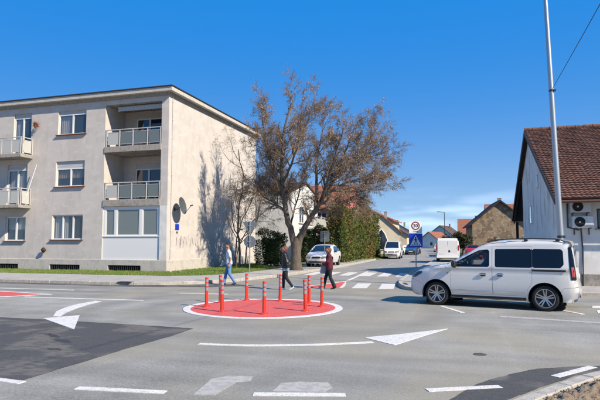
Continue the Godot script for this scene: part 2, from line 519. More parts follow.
	M.leaf_dry.backlight = Color(0.35, 0.25, 0.16)
	road_material()

const RX := -10.0
const RZ := 6.0
const RW := 44.0
const RH := 22.0

func road_material() -> void:
	# old grey asphalt: blotches, lengthwise streaks of wear, dust, pale aggregate; one sheet of RW x RH metres
	var w := 2048
	var h := 1024
	var get := func(sd: int, fx: float, oct: int, iw: int, ih: int) -> PackedByteArray:
		var im := noise(sd, fx, oct).get_seamless_image(iw, ih, false, false, 0.1)
		im.convert(Image.FORMAT_L8)
		if iw != w or ih != h: im.resize(w, h, Image.INTERPOLATE_CUBIC)
		return im.get_data()
	var coarse: PackedByteArray = get.call(301, 0.01, 5, 512, 256)
	var streak: PackedByteArray = get.call(302, 0.03, 4, 128, 1024)
	var medium: PackedByteArray = get.call(303, 0.03, 4, 1024, 512)
	var dusty: PackedByteArray = get.call(304, 0.012, 4, 512, 256)
	var fine: PackedByteArray = get.call(305, 0.45, 2, w, h)
	var px := PackedFloat32Array()
	px.resize(w * h * 3)
	# rubber laid down in the wheel tracks: straight along the far lane, round the painted island, along the near lane
	var cx := 10.46
	var cz := 12.42
	for i in w * h:
		var X := RX + RW * (i % w) / w
		var Z := RZ + RH * (i / w) / h
		var t := 0.0
		var rr := sqrt((X - cx) * (X - cx) + (Z - cz) * (Z - cz))
		for q in [3.0, 4.5]:
			var e: float = absf(rr - q)
			if e < 0.6: t += 1.0 - e / 0.6
		for q in [8.3, 9.9]:
			var e: float = absf(Z - q - 0.15 * sin(X * 0.2))
			if e < 0.5: t += (1.0 - e / 0.5)
		for q in [17.9, 19.4]:
			var e: float = absf(Z - q + 0.018 * (X - 11.0) * (X - 11.0))
			if e < 0.45: t += (1.0 - e / 0.45) * 0.7
		t = minf(t, 1.3) * (0.25 + 1.1 * coarse[i] / 255.0) * (0.5 + medium[i] / 255.0)
		var a := (1.0 - 0.21 * t) * 0.318 * (1.0 + 0.34 * (coarse[i] / 255.0 - 0.5) + 0.30 * (streak[i] / 255.0 - 0.5) + 0.42 * (medium[i] / 255.0 - 0.5) + 0.58 * (fine[i] / 255.0 - 0.5))
		var d := smoothstep(0.40, 0.72, dusty[i] / 255.0) * 0.8
		px[i * 3] = a + (0.37 - a) * d * 0.6
		px[i * 3 + 1] = a * 0.965 + (0.335 - a) * d * 0.6
		px[i * 3 + 2] = a * 0.862 + (0.265 - a) * d * 0.6
	var m := mat("road_asphalt", Color.WHITE, 0.92)
	m.albedo_texture = tex_of(px, w, h)
	m.detail_enabled = true
	m.detail_blend_mode = BaseMaterial3D.BLEND_MODE_MUL
	m.detail_uv_layer = BaseMaterial3D.DETAIL_UV_2
	m.detail_albedo = blend_tex(512, 311, [[0.22, 2, 1.0, C(0.55, 0.55, 0.55), 0.85, 0.5, 0.72], [0.4, 1, 1.0, C(0.38, 0.38, 0.38), 0.7, 0.6, 0.75], [0.3, 1, 1.0, C(1, 1, 1), 0.8, 0.6, 0.8]], C(0.92, 0.92, 0.92))

func flat_poly(mb: MB, poly: PackedVector2Array, y: float) -> void:
	mb.prism(poly, y, y)

func ragged(a: Array) -> PackedVector2Array:
	# an edge cut by hand: short steps that wander a centimetre or two
	var p := V2(a)
	var o := PackedVector2Array()
	for i in p.size():
		var q := p[(i + 1) % p.size()]
		var n := clampi(int(p[i].distance_to(q) / 0.12), 1, 40)
		for k in n: o.push_back(p[i].lerp(q, float(k) / n) + Vector2(rng.randf_range(-1, 1), rng.randf_range(-1, 1)) * 0.013)
	return o

func stroke(pts: Array, w: float) -> PackedVector2Array:
	# a ribbon of width w along pts (x, z)
	var l := PackedVector2Array()
	var r := PackedVector2Array()
	for i in pts.size():
		var d: Vector2 = (pts[mini(i + 1, pts.size() - 1)] - pts[maxi(i - 1, 0)]).normalized()
		var q := Vector2(-d.y, d.x) * w * 0.5
		l.push_back(pts[i] + q)
		r.push_back(pts[i] - q)
	r.reverse()
	l.append_array(r)
	return l

func marking(called: String, poly: PackedVector2Array, m: Material, parent: Node3D, y := 0.0085) -> void:
	# thermoplastic paint, a few millimetres thick
	var mb := MB.new()
	mb.prism(poly, 0.0005, y)
	part(called, mb, m, parent)

func arc(c: Vector2, r: float, a0: float, a1: float, n: int) -> Array:
	var o := []
	for i in n + 1:
		var a := deg_to_rad(lerpf(a0, a1, float(i) / n))
		o.append(c + Vector2(cos(a), sin(a)) * r)
	return o

func smooth_line(pts: Array, step: float) -> Array:
	var cv := Curve2D.new()
	for i in pts.size():
		var t: Vector2 = (pts[mini(i + 1, pts.size() - 1)] - pts[maxi(i - 1, 0)]) * 0.18
		cv.add_point(pts[i], -t, t)
	cv.bake_interval = 0.05
	var n := maxi(2, int(round(cv.get_baked_length() / step)))
	var o := []
	for i in n + 1: o.append(cv.sample_baked(cv.get_baked_length() * i / n, true))
	return o

func inset(line: Array, by: float) -> PackedVector2Array:
	var o := PackedVector2Array()
	for i in line.size():
		var d: Vector2 = (line[mini(i + 1, line.size() - 1)] - line[maxi(i - 1, 0)]).normalized()
		o.push_back(line[i] + Vector2(-d.y, d.x) * by)
	return o

func kerb_run(called_parent: Node3D, line: Array, w: float, y0: float, y1: float, inward: float, joint := 0.008) -> void:
	# one stone per step of the line; inward +1 puts the stones to the left of the way the line runs
	for i in line.size() - 1:
		var a: Vector2 = line[i]
		var b: Vector2 = line[i + 1]
		var d := (b - a).normalized()
		var nrm := Vector2(-d.y, d.x) * inward
		var mid := (a + b) * 0.5 + nrm * w * 0.5
		var bs := Basis(Vector3(d.x, 0, d.y), Vector3.UP, Vector3(d.x, 0, d.y).cross(Vector3.UP))
		var mb := MB.new()
		var lift := rng.randf_range(-0.006, 0.006)
		mb.cbox(Vector3(mid.x, (y0 + y1) * 0.5 + lift, mid.y), Vector3((b - a).length() - joint, y1 - y0, w), 0.014, bs.rotated(Vector3.UP, rng.randf_range(-0.006, 0.006)))
		part("kerb_stone", mb, M.kerb_concrete, called_parent)

func ground_and_roads() -> void:
	var g := struct("ground")
	var mb := MB.new()
	mb.prism(V2([-600, -800, 700, -800, 700, 300, -600, 300]), -0.03, -0.03)
	part("soil_sheet", mb, M.field, g)
	# main road, one sheet; the pavements stand on it
	var road := struct("main_road")
	mb = MB.new()
	mb.prism(V2([-130, 1.0, 160, 1.0, 160, 34, -130, 34]), 0.0, 0.0)
	for p in mb.v:
		mb.uv.push_back(Vector2((p.x - RX) / RW, (p.z - RZ) / RH))
		mb.uv2.push_back(Vector2(p.x, p.z) / 1.9)
	part("asphalt", mb, M.road_asphalt, road)
	var side := struct("side_street")
	mb = MB.new()
	mb.prism(V2([7.0, 1.0, 7.3, -30, 7.0, -75, 4.0, -120, -12, -165, -6, -167, 10.0, -121, 12.6, -75, 13.1, -30, 13.2, 1.0]), 0.0, 0.0)
	part("asphalt", mb, M.street_asphalt, side)
	# asphalt patches
	mb = MB.new()
	flat_poly(mb, ragged([-6, 16.6, 5.09, 15.92, 6.47, 15.92, 7.5, 15.95, 9.0, 15.98, 10.32, 16.05, 10.37, 16.8, 10.33, 17.42, 10.27, 18.3, 10.25, 19.09, 10.21, 20.3, 9.2, 20.5, 6.0, 20.9, -6, 22.0]), 0.005)
	part("asphalt_patch", mb, M.patch_asphalt, road)
	mb = MB.new()
	flat_poly(mb, ragged([15.2, 20.2, 15.42, 19.6, 15.58, 19.15, 15.73, 18.84, 15.9, 18.52, 16.08, 18.29, 16.3, 18.0, 16.55, 17.75, 16.95, 17.5, 17.41, 17.3, 18.4, 16.9, 20, 16.5, 20, 17.0, 18.4, 17.25, 17.36, 17.62, 16.96, 18.02, 16.52, 18.65, 16.02, 19.43, 15.7, 20.2]), 0.005)
	part("asphalt_strip", mb, M.patch_asphalt, road)
	mb = MB.new()
	flat_poly(mb, V2([-30, 6.95, 4.0, 6.7, 6.0, 5.6, 6.6, 5.4, 7.6, 5.9, 6.2, 6.9, 3.0, 7.75, -30, 7.9]), 0.005)
	part("gutter_asphalt", mb, M.patch_asphalt, road)
	# ghosts of painted-out arrows
	marking("faded_marking", V2([12.6, 20.26, 12.53, 19.84, 12.48, 19.55, 12.62, 19.36, 12.93, 19.28, 13.0, 19.5, 12.85, 19.6, 12.84, 19.85, 12.84, 20.2]), M.worn_paint, road, 0.0055)
	marking("faded_marking", V2([13.42, 19.86, 13.40, 19.5, 13.6, 19.36, 13.95, 19.3, 14.05, 19.5, 14.01, 19.70]), M.worn_paint, road, 0.0055)
	# lane arrows
	var hd := V2([6.36, 15.80, 6.80, 15.12, 8.12, 16.88])
	marking("turn_arrow", hd, M.road_paint, road)
	marking("turn_arrow_tail", V2([5.12, 12.38, 5.16, 13.2, 5.40, 13.99, 5.75, 14.7, 6.32, 15.44, 6.52, 15.46, 6.12, 14.75, 5.80, 14.0, 5.52, 13.2, 5.40, 12.5]), M.road_paint, road, 0.0078)
	marking("lane_arrow", V2([13.83, 16.08, 14.4, 15.55, 15.27, 14.60, 14.85, 15.6, 14.45, 16.64]), M.road_paint, road)
	marking("lane_arrow_tail", stroke(smooth_line([Vector2(11.22, 17.50), Vector2(11.8, 17.43), Vector2(12.25, 17.33), Vector2(12.8, 17.12), Vector2(13.25, 16.93), Vector2(14.05, 16.47)], 0.2), 0.13), M.road_paint, road, 0.0078)
	# the dashed line that leads round the corner
	for d in [[9.3, 20.33, 10.31, 20.42], [11.13, 20.42, 12.24, 20.27], [13.25, 20.04, 14.27, 19.76], [15.15, 19.29, 15.99, 18.87], [16.70, 18.16, 17.30, 17.40], [17.95, 16.95, 18.9, 16.5]]:
		marking("lane_dash", stroke([Vector2(d[0], d[1]), Vector2(d[2], d[3])], 0.12), M.road_paint, road, 0.0092)
	for d in [[2.2, 12.08, 6.38, 11.86], [6.29, 9.51, 8.01, 9.38], [14.97, 10.66, 15.55, 11.93], [17.96, 10.65, 18.34, 11.4], [16.77, 9.1, 17.46, 10.1], [-8.0, 9.9, -4.0, 9.7], [-1.5, 9.75, 2.0, 9.62]]:
		marking("lane_line", stroke([Vector2(d[0], d[1]), Vector2(d[2], d[3])], 0.12), M.road_paint, road)
	for d in [[18.95, 9.45, 19.8, 9.2, 19.8, 9.7, 18.85, 9.94], [18.84, 10.49, 19.9, 10.2, 19.9, 10.75, 18.75, 11.0]]:
		marking("stop_block", V2(d), M.road_paint, road)
	marking("worn_line", stroke([Vector2(16.4, 12.40), Vector2(18.4, 12.82), Vector2(22, 13.2)], 0.22), M.worn_paint, road, 0.0055)
	# red splitter islands, flat paint with white edges
	marking("splitter_paint", V2([-9, 9.9, -3, 10.4, 0.33, 10.9, 1.95, 11.25, 1.5, 12.05, -3, 13.2, -9, 14.2]), M.red_paint, road, 0.0065)
	marking("splitter_edge", stroke([Vector2(-9, 14.25), Vector2(-3, 13.28), Vector2(1.55, 12.14), Vector2(2.35, 11.15), Vector2(0.33, 10.82), Vector2(-3, 10.32), Vector2(-9, 9.82)], 0.13), M.road_paint, road)
	marking("splitter_paint", V2([9.45, 5.7, 9.95, 4.9, 10.60, 2.73, 10.90, 4.8, 11.0, 5.75, 10.2, 5.9]), M.red_paint, road, 0.0065)
	marking("splitter_edge", stroke([Vector2(9.38, 5.7), Vector2(9.88, 4.9), Vector2(10.58, 2.4), Vector2(10.98, 4.8), Vector2(11.1, 5.8)], 0.13), M.road_paint, road)
	# zebra on the side street
	for d in [[7.45, -1.5, 7.95], [8.4, -1.55, 8.9], [9.35, -1.5, 9.87], [10.42, -1.43, 10.98], [11.38, -1.35, 11.90], [12.30, -1.4, 12.76]]:
		marking("zebra_stripe", V2([d[0], d[1], d[0] - 0.10, -4.55, d[2] - 0.10, -4.55, d[2], d[1] - 0.02]), M.road_paint, side)
	for d in [[11.40, 11.94], [12.42, 12.96]]:
		marking("zebra_stripe", V2([d[0] + 0.12, 5.85, d[0] - 0.08, 3.5, d[1] - 0.08, 3.4, d[1] + 0.12, 5.7]), M.road_paint, side)
	marking("centre_line", stroke([Vector2(10.57, 2.2), Vector2(10.42, -1.0), Vector2(10.28, -3.0), Vector2(10.16, -5.6)], 0.14), M.road_paint, side, 0.0075)
	for k in 7:
		marking("centre_dash", stroke([Vector2(10.1, -8.5 - k * 7.0), Vector2(10.12, -11.5 - k * 7.0)], 0.12), M.worn_paint, side, 0.0055)
	# pavement on the apartment side: kerb line from far along the main road round the corner into the side street
	var kl := smooth_line([Vector2(-32, 7.3), Vector2(-18, 7.28), Vector2(-4, 7.28), Vector2(1.5, 7.22), Vector2(3.2, 6.95), Vector2(4.4, 6.35), Vector2(5.2, 5.55), Vector2(5.9, 4.2), Vector2(6.5, 1.6), Vector2(6.95, -1.6), Vector2(7.2, -5.0), Vector2(7.45, -9.4), Vector2(7.5, -16.0), Vector2(7.5, -26.0)], 1.0)
	var pave := struct("pavement")
	var poly := PackedVector2Array()
	poly.append_array(inset(kl, -0.08))
	poly.append_array(V2([4.9, -26, 4.9, -9, 4.6, -4, 4.2, 0.5, 3.2, 2.3, 1.8, 3.0, -2, 3.2, -32, 3.2]))
	mb = MB.new()
	mb.prism(poly, -0.02, 0.115)
	part("paving", mb, M.pavement, pave)
	var kerb := struct("kerb")
	kerb_run(kerb, kl, 0.15, -0.03, 0.13, -1.0)
	var grd := struct("grass_verge")
	mb = MB.new()
	mb.prism(V2([-32, 3.2, -2, 3.2, 1.8, 3.0, 3.2, 2.3, 4.2, 0.5, 4.6, -4, 4.9, -9, 4.9, -26, -34, -26, -34, 3.2]), -0.02, 0.105)
	part("turf", mb, M.field, grd)
	mb = MB.new()
	mb.prism(V2([-32, 6.45, -5.5, 6.5, -4.6, 6.75, -5.5, 7.0, -32, 7.0]), 0.11, 0.121)
	part("kerbside_turf", mb, M.field, grd)
	mb = MB.new()
	mb.prism(V2([4.9, -26, 7.5, -26, 7.4, -75, 4.4, -120, -20, -160, -40, -150, -40, -26]), -0.02, 0.06)
	part("roadside_turf", mb, M.field, grd)
	# footpath that crosses the grass behind the tree
	mb = MB.new()
	mb.prism(V2([0.2, -13.0, 4.95, -5.4, 4.95, -7.4, 1.4, -13.4, 0.2, -14.5]), 0.10, 0.118)
	part("footpath", mb, M.pavement, pave)
	# pavement by the tiled house
	var kr := smooth_line([Vector2(13.05, -26), Vector2(12.95, -16), Vector2(12.82, -6), Vector2(12.88, 0.9), Vector2(12.98, 3.2), Vector2(13.3, 5.2), Vector2(13.9, 6.4), Vector2(15.2, 6.95), Vector2(17.0, 6.85), Vector2(19.3, 6.62), Vector2(23.0, 6.6), Vector2(46.0, 6.6)], 1.0)
	poly = PackedVector2Array()
	poly.append_array(inset(kr, -0.08))
	poly.append_array(V2([46, -9, 18.9, -9, 18.9, -26]))
	mb = MB.new()
	mb.prism(poly, -0.02, 0.115)
	part("paving", mb, M.pavement, pave)
	kerb_run(kerb, kr, 0.15, -0.03, 0.13, -1.0)
	# dropped gully at the corner
	mb = MB.new()
	mb.cbox(Vector3(13.32, 0.108, 4.6), Vector3(0.34, 0.03, 0.95), 0.008, Basis(Vector3.UP, 0.2))
	part("drain_cover", mb, M.steel_dark, kerb)
	# the dug-up corner by the camera: kerb stones and a bank of loose earth
	var nk := smooth_line([Vector2(15.42, 20.76), Vector2(15.78, 20.12), Vector2(16.13, 19.47), Vector2(16.63, 18.70), Vector2(17.06, 18.09), Vector2(17.45, 17.67), Vector2(18.36, 17.12), Vector2(20.2, 16.62)], 0.62)
	kerb_run(kerb, nk, 0.17, -0.05, 0.05, 1.0, 0.012)
	earth_bank(nk)
	# manholes
	mb = MB.new()
	mb.lathe([Vector2(0.105, 0.001), Vector2(0.102, 0.004), Vector2(0.0, 0.004)], Vector3(15.81, 0, 16.98), 20)
	part("valve_cover", mb, M.oil, road)
	mb = MB.new()
	mb.cbox(Vector3(2.4, 0.125, 7.06), Vector3(0.6, 0.03, 0.3), 0.006)
	part("gully_grate", mb, M.steel_dark, road)
	# ragged old oil stains on the fresh patch
	var rs := RandomNumberGenerator.new()
	rs.seed = 61
	for q in [[8.75, 17.95, 0.30, 0.10, 0.3], [8.2, 17.55, 0.34, 0.07, 0.5], [9.2, 18.6, 0.2, 0.08, 0.1], [7.2, 18.4, 0.5, 0.09, 0.2]]:
		var pp := PackedVector2Array()
		for i in 18: pp.push_back(Vector2(q[0], q[1]) + (Vector2(cos(TAU * i / 18), 0) * q[2] + Vector2(0, sin(TAU * i / 18)) * q[3]).rotated(q[4]) * rs.randf_range(0.55, 1.25))
		mb = MB.new()
		mb.prism(pp, 0.0062, 0.0062)
		part("oil_stain", mb, M.tar if q[0] < 10 and q[1] > 16 else M.oil, road)

func earth_bank(line: Array) -> void:
	var bank := struct("earth_bank")
	var f := noise(77, 1.6, 4)
	var f2 := noise(78, 7.0, 3)
	var f3 := noise(79, 22.0, 3)
	var H := func(p: Vector2, s: float) -> float: return 0.015 + smoothstep(0.0, 0.35, s) * 0.15 + smoothstep(0.0, 0.25, s) * (0.07 * f.get_noise_2dv(p) + 0.05 * f2.get_noise_2dv(p) + 0.022 * f3.get_noise_2dv(p))
	var mb := MB.new()
	var n := 110
	var pts := []
	var L := smooth_line(line, 0.035)
	for i in L.size():
		var d: Vector2 = (L[mini(i + 1, L.size() - 1)] - L[maxi(i - 1, 0)]).normalized()
		var q := Vector2(-d.y, d.x)
		var row := []
		for j in n + 1:
			var s := 0.165 + 2.6 * pow(float(j) / n, 1.3)
			var p: Vector2 = L[i] + q * s
			row.append(Vector3(p.x, H.call(p, s - 0.165), p.y))
		pts.append(row)
	for i in pts.size() - 1:
		for j in n:
			mb.tri(pts[i][j], pts[i][j + 1], pts[i + 1][j + 1])
			mb.tri(pts[i][j], pts[i + 1][j + 1], pts[i + 1][j])
	for i in mb.n.size():
		if mb.n[i].y < 0: mb.n[i] = -mb.n[i]
	part("soil", mb, M.earth, bank)
	# clods, stones and bits of dry stalk
	var rock := MB.new()
	rock.colored = true
	var rr := RandomNumberGenerator.new()
	rr.seed = 5
	for k in 5200:
		var i := rr.randi_range(0, pts.size() - 1)
		var j := rr.randi_range(0, n)
		var s := 0.004 + 0.022 * pow(rr.randf(), 4.0)
		if j < 4: s *= 0.6
		var tone := rr.randf()
		rock.col = C(0.13, 0.095, 0.065).lerp(C(0.34, 0.28, 0.21), tone)
		var b := Basis.from_euler(Vector3(rr.randf() * TAU, rr.randf() * TAU, rr.randf() * TAU)).scaled(Vector3(s, s * rr.randf_range(0.5, 0.9), s * rr.randf_range(0.6, 1.3)))
		var o: Vector3 = pts[i][j] + Vector3(rr.randf_range(-0.04, 0.04), s * 0.3, rr.randf_range(-0.04, 0.04))
		var c6 := [Vector3.RIGHT, Vector3.UP, Vector3.BACK, Vector3.LEFT, Vector3.DOWN, Vector3.FORWARD]
		for sx in [0, 3]:
			for sy in [1, 4]:
				for sz in [2, 5]:
					var A: Vector3 = o + b * c6[sx]
					var B: Vector3 = o + b * c6[sy]
					var D: Vector3 = o + b * c6[sz]
					if (B - A).cross(D - A).dot(A + B + D - o * 3.0) > 0: rock.tri(A, B, D)
					else: rock.tri(A, D, B)
	part("clods", rock, M.clod, bank).set_meta("kind", "stuff")
	var st := MB.new()
	st.colored = true
	for k in 900:
		var i := rr.randi_range(0, pts.size() - 1)
		var j := rr.randi_range(3, n)
		st.col = C(0.36, 0.29, 0.17).lerp(C(0.12, 0.14, 0.05), rr.randf() * 0.8)
		var o: Vector3 = pts[i][j]
		var d := Vector3(rr.randf_range(-1, 1), rr.randf_range(0.1, 0.9), rr.randf_range(-1, 1)).normalized()
		var q := d.cross(Vector3.UP).normalized() * 0.003
		var l := rr.randf_range(0.03, 0.11)
		st.tri(o - q, o + q, o + d * l)
	part("dry_stalks", st, M.clod, bank).set_meta("kind", "stuff")

# a window in a wall: hole [x0, y0, x1, y1] in the plane (o, X, Y); the frame sits back behind the face. Returns the frame, its panes and sill are children
func window(parent: Node3D, o: Vector3, X: Vector3, Y: Vector3, h: Array, back: float, sashes: int, glass: String, sill := true, shutter := 0.0, fm := "frame_white", sillm := "rust", bar := 0.065) -> MeshInstance3D:
	var N := X.cross(Y)
	var b := Basis(X, Y, N)
	var q := o - N * back
	var f := MB.new()
	var w: float = h[2] - h[0]
	var top: float = h[3] - shutter
	var ht: float = top - h[1]
	var B := func(m: MB, x0: float, y0: float, x1: float, y1: float, z0: float, z1: float) -> void:
		m.box(q + b * Vector3((x0 + x1) * 0.5, (y0 + y1) * 0.5, (z0 + z1) * 0.5), Vector3(x1 - x0, y1 - y0, z1 - z0), b)
	B.call(f, h[0], h[1], h[0] + bar, top, -0.02, 0.05)
	B.call(f, h[2] - bar, h[1], h[2], top, -0.02, 0.05)
	B.call(f, h[0] + bar, h[1], h[2] - bar, h[1] + bar, -0.02, 0.05)
	B.call(f, h[0] + bar, top - bar, h[2] - bar, top, -0.02, 0.05)
	for i in range(1, sashes):
		var x: float = h[0] + w * i / sashes
		B.call(f, x - bar * 0.75, h[1] + bar, x + bar * 0.75, top - bar, -0.02, 0.052)
	var fr := part("window", f, M[fm], parent)
	for i in sashes:
		var p := MB.new()
		var x0: float = h[0] + w * i / sashes
		var x1: float = h[0] + w * (i + 1) / sashes
		B.call(p, x0 + 0.02, h[1] + 0.02, x1 - 0.02, top - 0.02, -0.012, 0.012)
		part("pane", p, M[glass], fr)
	if glass == "pane_clear":
		# the room behind: a dim box with curtains
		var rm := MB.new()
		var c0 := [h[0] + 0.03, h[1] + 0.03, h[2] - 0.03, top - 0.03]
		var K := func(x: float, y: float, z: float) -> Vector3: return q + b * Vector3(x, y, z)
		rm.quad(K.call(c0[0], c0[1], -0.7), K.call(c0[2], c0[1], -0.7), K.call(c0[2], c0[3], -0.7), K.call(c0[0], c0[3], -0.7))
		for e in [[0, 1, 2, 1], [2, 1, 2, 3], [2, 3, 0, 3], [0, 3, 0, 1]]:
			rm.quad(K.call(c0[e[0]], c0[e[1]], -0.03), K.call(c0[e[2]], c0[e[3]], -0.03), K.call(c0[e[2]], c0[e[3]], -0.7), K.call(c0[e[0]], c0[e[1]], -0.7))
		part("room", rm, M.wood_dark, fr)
		var style: int = [0, 2, 3, 0, 1, 3, 2][rng.randi_range(0, 6)]
		var spans := [[0.0, 0.24], [0.78, 1.0]] if style == 0 else [[0.0, 1.0]] if style == 1 else [[0.0, 0.45]] if style == 2 else [[0.62, 1.0], [0.0, 0.12]]
		for sp in spans:
			var cu := MB.new()
			var x0: float = lerpf(c0[0], c0[2], sp[0])
			var x1: float = lerpf(c0[0], c0[2], sp[1])
			var low: float = c0[1] + (0.0 if style != 1 else ht * 0.45)
			var m := maxi(4, int((x1 - x0) / 0.03))
			var ph := rng.randf() * 6.0
			for i in m:
				var u0 := lerpf(x0, x1, float(i) / m)
				var u1 := lerpf(x0, x1, float(i + 1) / m)
				var z0 := -0.10 + 0.022 * sin(u0 * 46.0 + ph) + 0.01 * sin(u0 * 17.0)
				var z1 := -0.10 + 0.022 * sin(u1 * 46.0 + ph) + 0.01 * sin(u1 * 17.0)
				cu.quad(K.call(u0, low, z0), K.call(u1, low, z1), K.call(u1, c0[3], z1), K.call(u0, c0[3], z0))
			part("curtain", cu, M.curtain_tan if rng.randf() < 0.25 else M.curtain, fr)
	if shutter > 0.0:
		var s := MB.new()
		var n := int(shutter / 0.055)
		for i in n:
			B.call(s, h[0] + 0.003, top + shutter * i / n, h[2] - 0.003, top + shutter * (i + 0.86) / n, 0.0, 0.035)
		B.call(s, h[0] + 0.003, top, h[2] - 0.003, h[3], -0.02, 0.0)
		part("shutter", s, M.shutter, fr)
	if sill:
		var s := MB.new()
		s.cbox(o + b * Vector3((h[0] + h[2]) * 0.5, h[1] - 0.028, 0.03 - back * 0.5), Vector3(w + 0.14, 0.05, 0.20 + back), 0.01, b)
		part("sill", s, M[sillm], fr)
	return fr

func railing(parent: Node3D, a: Vector3, b: Vector3, ht: float, posts: Array, panel: Array, open_below: float) -> void:
	# posts at fractions of a..b, panels hung between them
	var r := MB.new()
	var d := b - a
	var L := d.length()
	d /= L
	var bs := Basis(d, Vector3.UP, d.cross(Vector3.UP))
	r.cbox((a + b) * 0.5 + Vector3.UP * (ht - 0.025), Vector3(L, 0.05, 0.06), 0.008, bs)
	var rail := part("railing", r, M.rail_metal, parent)
	for t in posts:
		var p := MB.new()
		p.box(a + d * (L * t) + Vector3.UP * (ht - 0.05) * 0.5, Vector3(0.055, ht - 0.05, 0.045), bs)
		part("post", p, M.rail_metal, rail)
	for i in posts.size() - 1:
		var x0: float = L * posts[i] + 0.085
		var x1: float = L * posts[i + 1] - 0.085
		var p := MB.new()
		p.box(a + d * ((x0 + x1) * 0.5) + Vector3.UP * ((open_below + ht - 0.19) * 0.5), Vector3(x1 - x0, ht - 0.19 - open_below, 0.012), bs)
		part("panel", p, M[panel[i % panel.size()]], rail)
		for y in [open_below - 0.012, ht - 0.19 + 0.012]:
			var f := MB.new()
			f.box(a + d * ((x0 + x1) * 0.5) + Vector3.UP * y, Vector3(x1 - x0 + 0.06, 0.024, 0.028), bs)
			part("panel_bar", f, M.rail_metal, rail)

func apartment_building() -> void:
	var t := thing("apartment_building", "three storey beige plastered apartment block with loggias and balconies", "building")
	var X := Vector3.RIGHT
	var Y := Vector3.UP
	var O := Vector3.ZERO
	var top := 10.08
	var wins := [[-7.75, 1.90, -5.57, 3.35], [-7.60, 5.03, -5.55, 6.55], [-7.55, 8.16, -5.54, 9.60], [-11.22, 1.83, -9.70, 3.28], [-11.25, 4.0, -9.72, 6.50], [-10.90, 7.05, -9.55, 9.66], [-16.2, 1.9, -14.2, 3.35], [-16.2, 5.03, -14.2, 6.55], [-16.2, 8.16, -14.2, 9.60]]
	var logg := [[-4.2, 4.17, -0.46, 6.91], [-4.2, 7.26, -0.46, 9.72]]
	var ground_l := [-4.2, 0.76, -0.46, 3.76]
	var holes := []
	holes.append_array(wins)
	var wall := MB.new()
	wall_holes(wall, O, X, Y, [-20.0, 0.74, 0.0, top], holes + logg + [ground_l], 0.0)
	for h in wins: wall_holes(wall, O, X, Y, [h[0], h[1], h[2], h[3]], [h], 0.17)
	wall_holes(wall, O, X, Y, ground_l, [ground_l], 0.12)
	part("front_wall", wall, M.plaster, t)
	var sidew := MB.new()
	var sw := [10.0, 2.75, 10.5, 3.65]
	wall_holes(sidew, O, Vector3(0, 0, -1), Y, [0.0, 0.72, 13.1, top], [sw], 0.2)
	sidew.quad(Vector3(0, 0.0, -13.1), Vector3(-20, 0.0, -13.1), Vector3(-20, top, -13.1), Vector3(0, top, -13.1))
	sidew.quad(Vector3(-20, 0, -13.1), Vector3(-20, 0, 0), Vector3(-20, top, 0), Vector3(-20, top, -13.1))
	part("side_wall", sidew, M.plaster, t)
	window(t, O, Vector3(0, 0, -1), Y, sw, 0.12, 1, "glass_dark", true, 0.0, "frame_grey", "concrete")
	# plinth with basement grilles, standing 4 cm proud
	var gr := [[-11.7, 0.09, -10.1, 0.44], [-7.79, 0.09, -5.65, 0.44], [-3.74, 0.09, -1.59, 0.44]]
	var pl := MB.new()
	wall_holes(pl, Vector3(0, 0, 0.04), X, Y, [-20.0, 0.0, 0.04, 0.74], gr, 0.25)
	wall_holes(pl, Vector3(0.04, 0, 0.04), Vector3(0, 0, -1), Y, [0.0, 0.0, 13.18, 0.72], [], 0.0)
	pl.quad(Vector3(-20, 0.74, 0.04), Vector3(0.04, 0.74, 0.04), Vector3(0.0, 0.76, -0.01), Vector3(-20, 0.76, -0.01))
	pl.quad(Vector3(0.04, 0.72, 0.04), Vector3(0.04, 0.72, -13.14), Vector3(-0.01, 0.74, -13.1), Vector3(-0.01, 0.74, 0.0))
	part("plinth", pl, M.concrete_pale, t)
	for g in gr:
		var vd := MB.new()
		vd.box2(Vector3(g[0], g[1], -0.2), Vector3(g[2], g[3], -0.19))
		var gp := part("basement_grille", vd, M.void, t)
		var nb := int((g[2] - g[0]) / 0.13)
		for i in nb:
			var bar := MB.new()
			var x: float = g[0] + (g[2] - g[0]) * (i + 0.5) / nb
			bar.box2(Vector3(x - 0.012, g[1], -0.02), Vector3(x + 0.012, g[3], 0.0))
			part("bar", bar, M.steel_dark, gp)
	# windows
	var sh := [0.0, 0.42, 0.2, 0.0, 0.32, 0.25, 0.2, 0.5, 0.3]
	for i in wins.size():
		var gl: String = "pane_clear"
		window(t, O, X, Y, wins[i], 0.13, 3 if i == 0 else 2, gl, i != 4 and i != 5, sh[i])
	# loggias: open rooms set back into the block
	var lg := MB.new()
	for h in logg:
		var dp := 1.9
		var a := Vector3(h[0], h[1], -dp)
		var b := Vector3(h[2], h[1], -dp)
		var up: Vector3 = Vector3.UP * (h[3] - h[1])
		var door := [-3.35, h[1], -0.62, h[1] + 2.3]
		wall_holes(lg, Vector3(0, 0, -dp), X, Y, [h[0], h[1], h[2], h[3]], [door], 0.15)
		var zf := Vector3(0, 0, dp)
		lg.quad(a + zf, a, a + up, a + up + zf)
		lg.quad(b, b + zf, b + zf + up, b + up)
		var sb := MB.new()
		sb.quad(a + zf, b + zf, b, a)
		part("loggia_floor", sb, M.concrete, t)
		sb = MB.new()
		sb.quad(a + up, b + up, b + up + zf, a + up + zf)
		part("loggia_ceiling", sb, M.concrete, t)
		window(t, Vector3(0, 0, -dp), X, Y, door, 0.05, 3, "glass_dark", false, 0.3)
	part("loggia", lg, M.plaster, t)
	for y in [[3.77, 4.16], [6.91, 7.25]]:
		var bands := MB.new()
		bands.cbox(Vector3(-2.33, (y[0] + y[1]) * 0.5, 0.0), Vector3(3.74, y[1] - y[0], 0.10), 0.012)
		part("loggia_beam", bands, M.concrete, t)
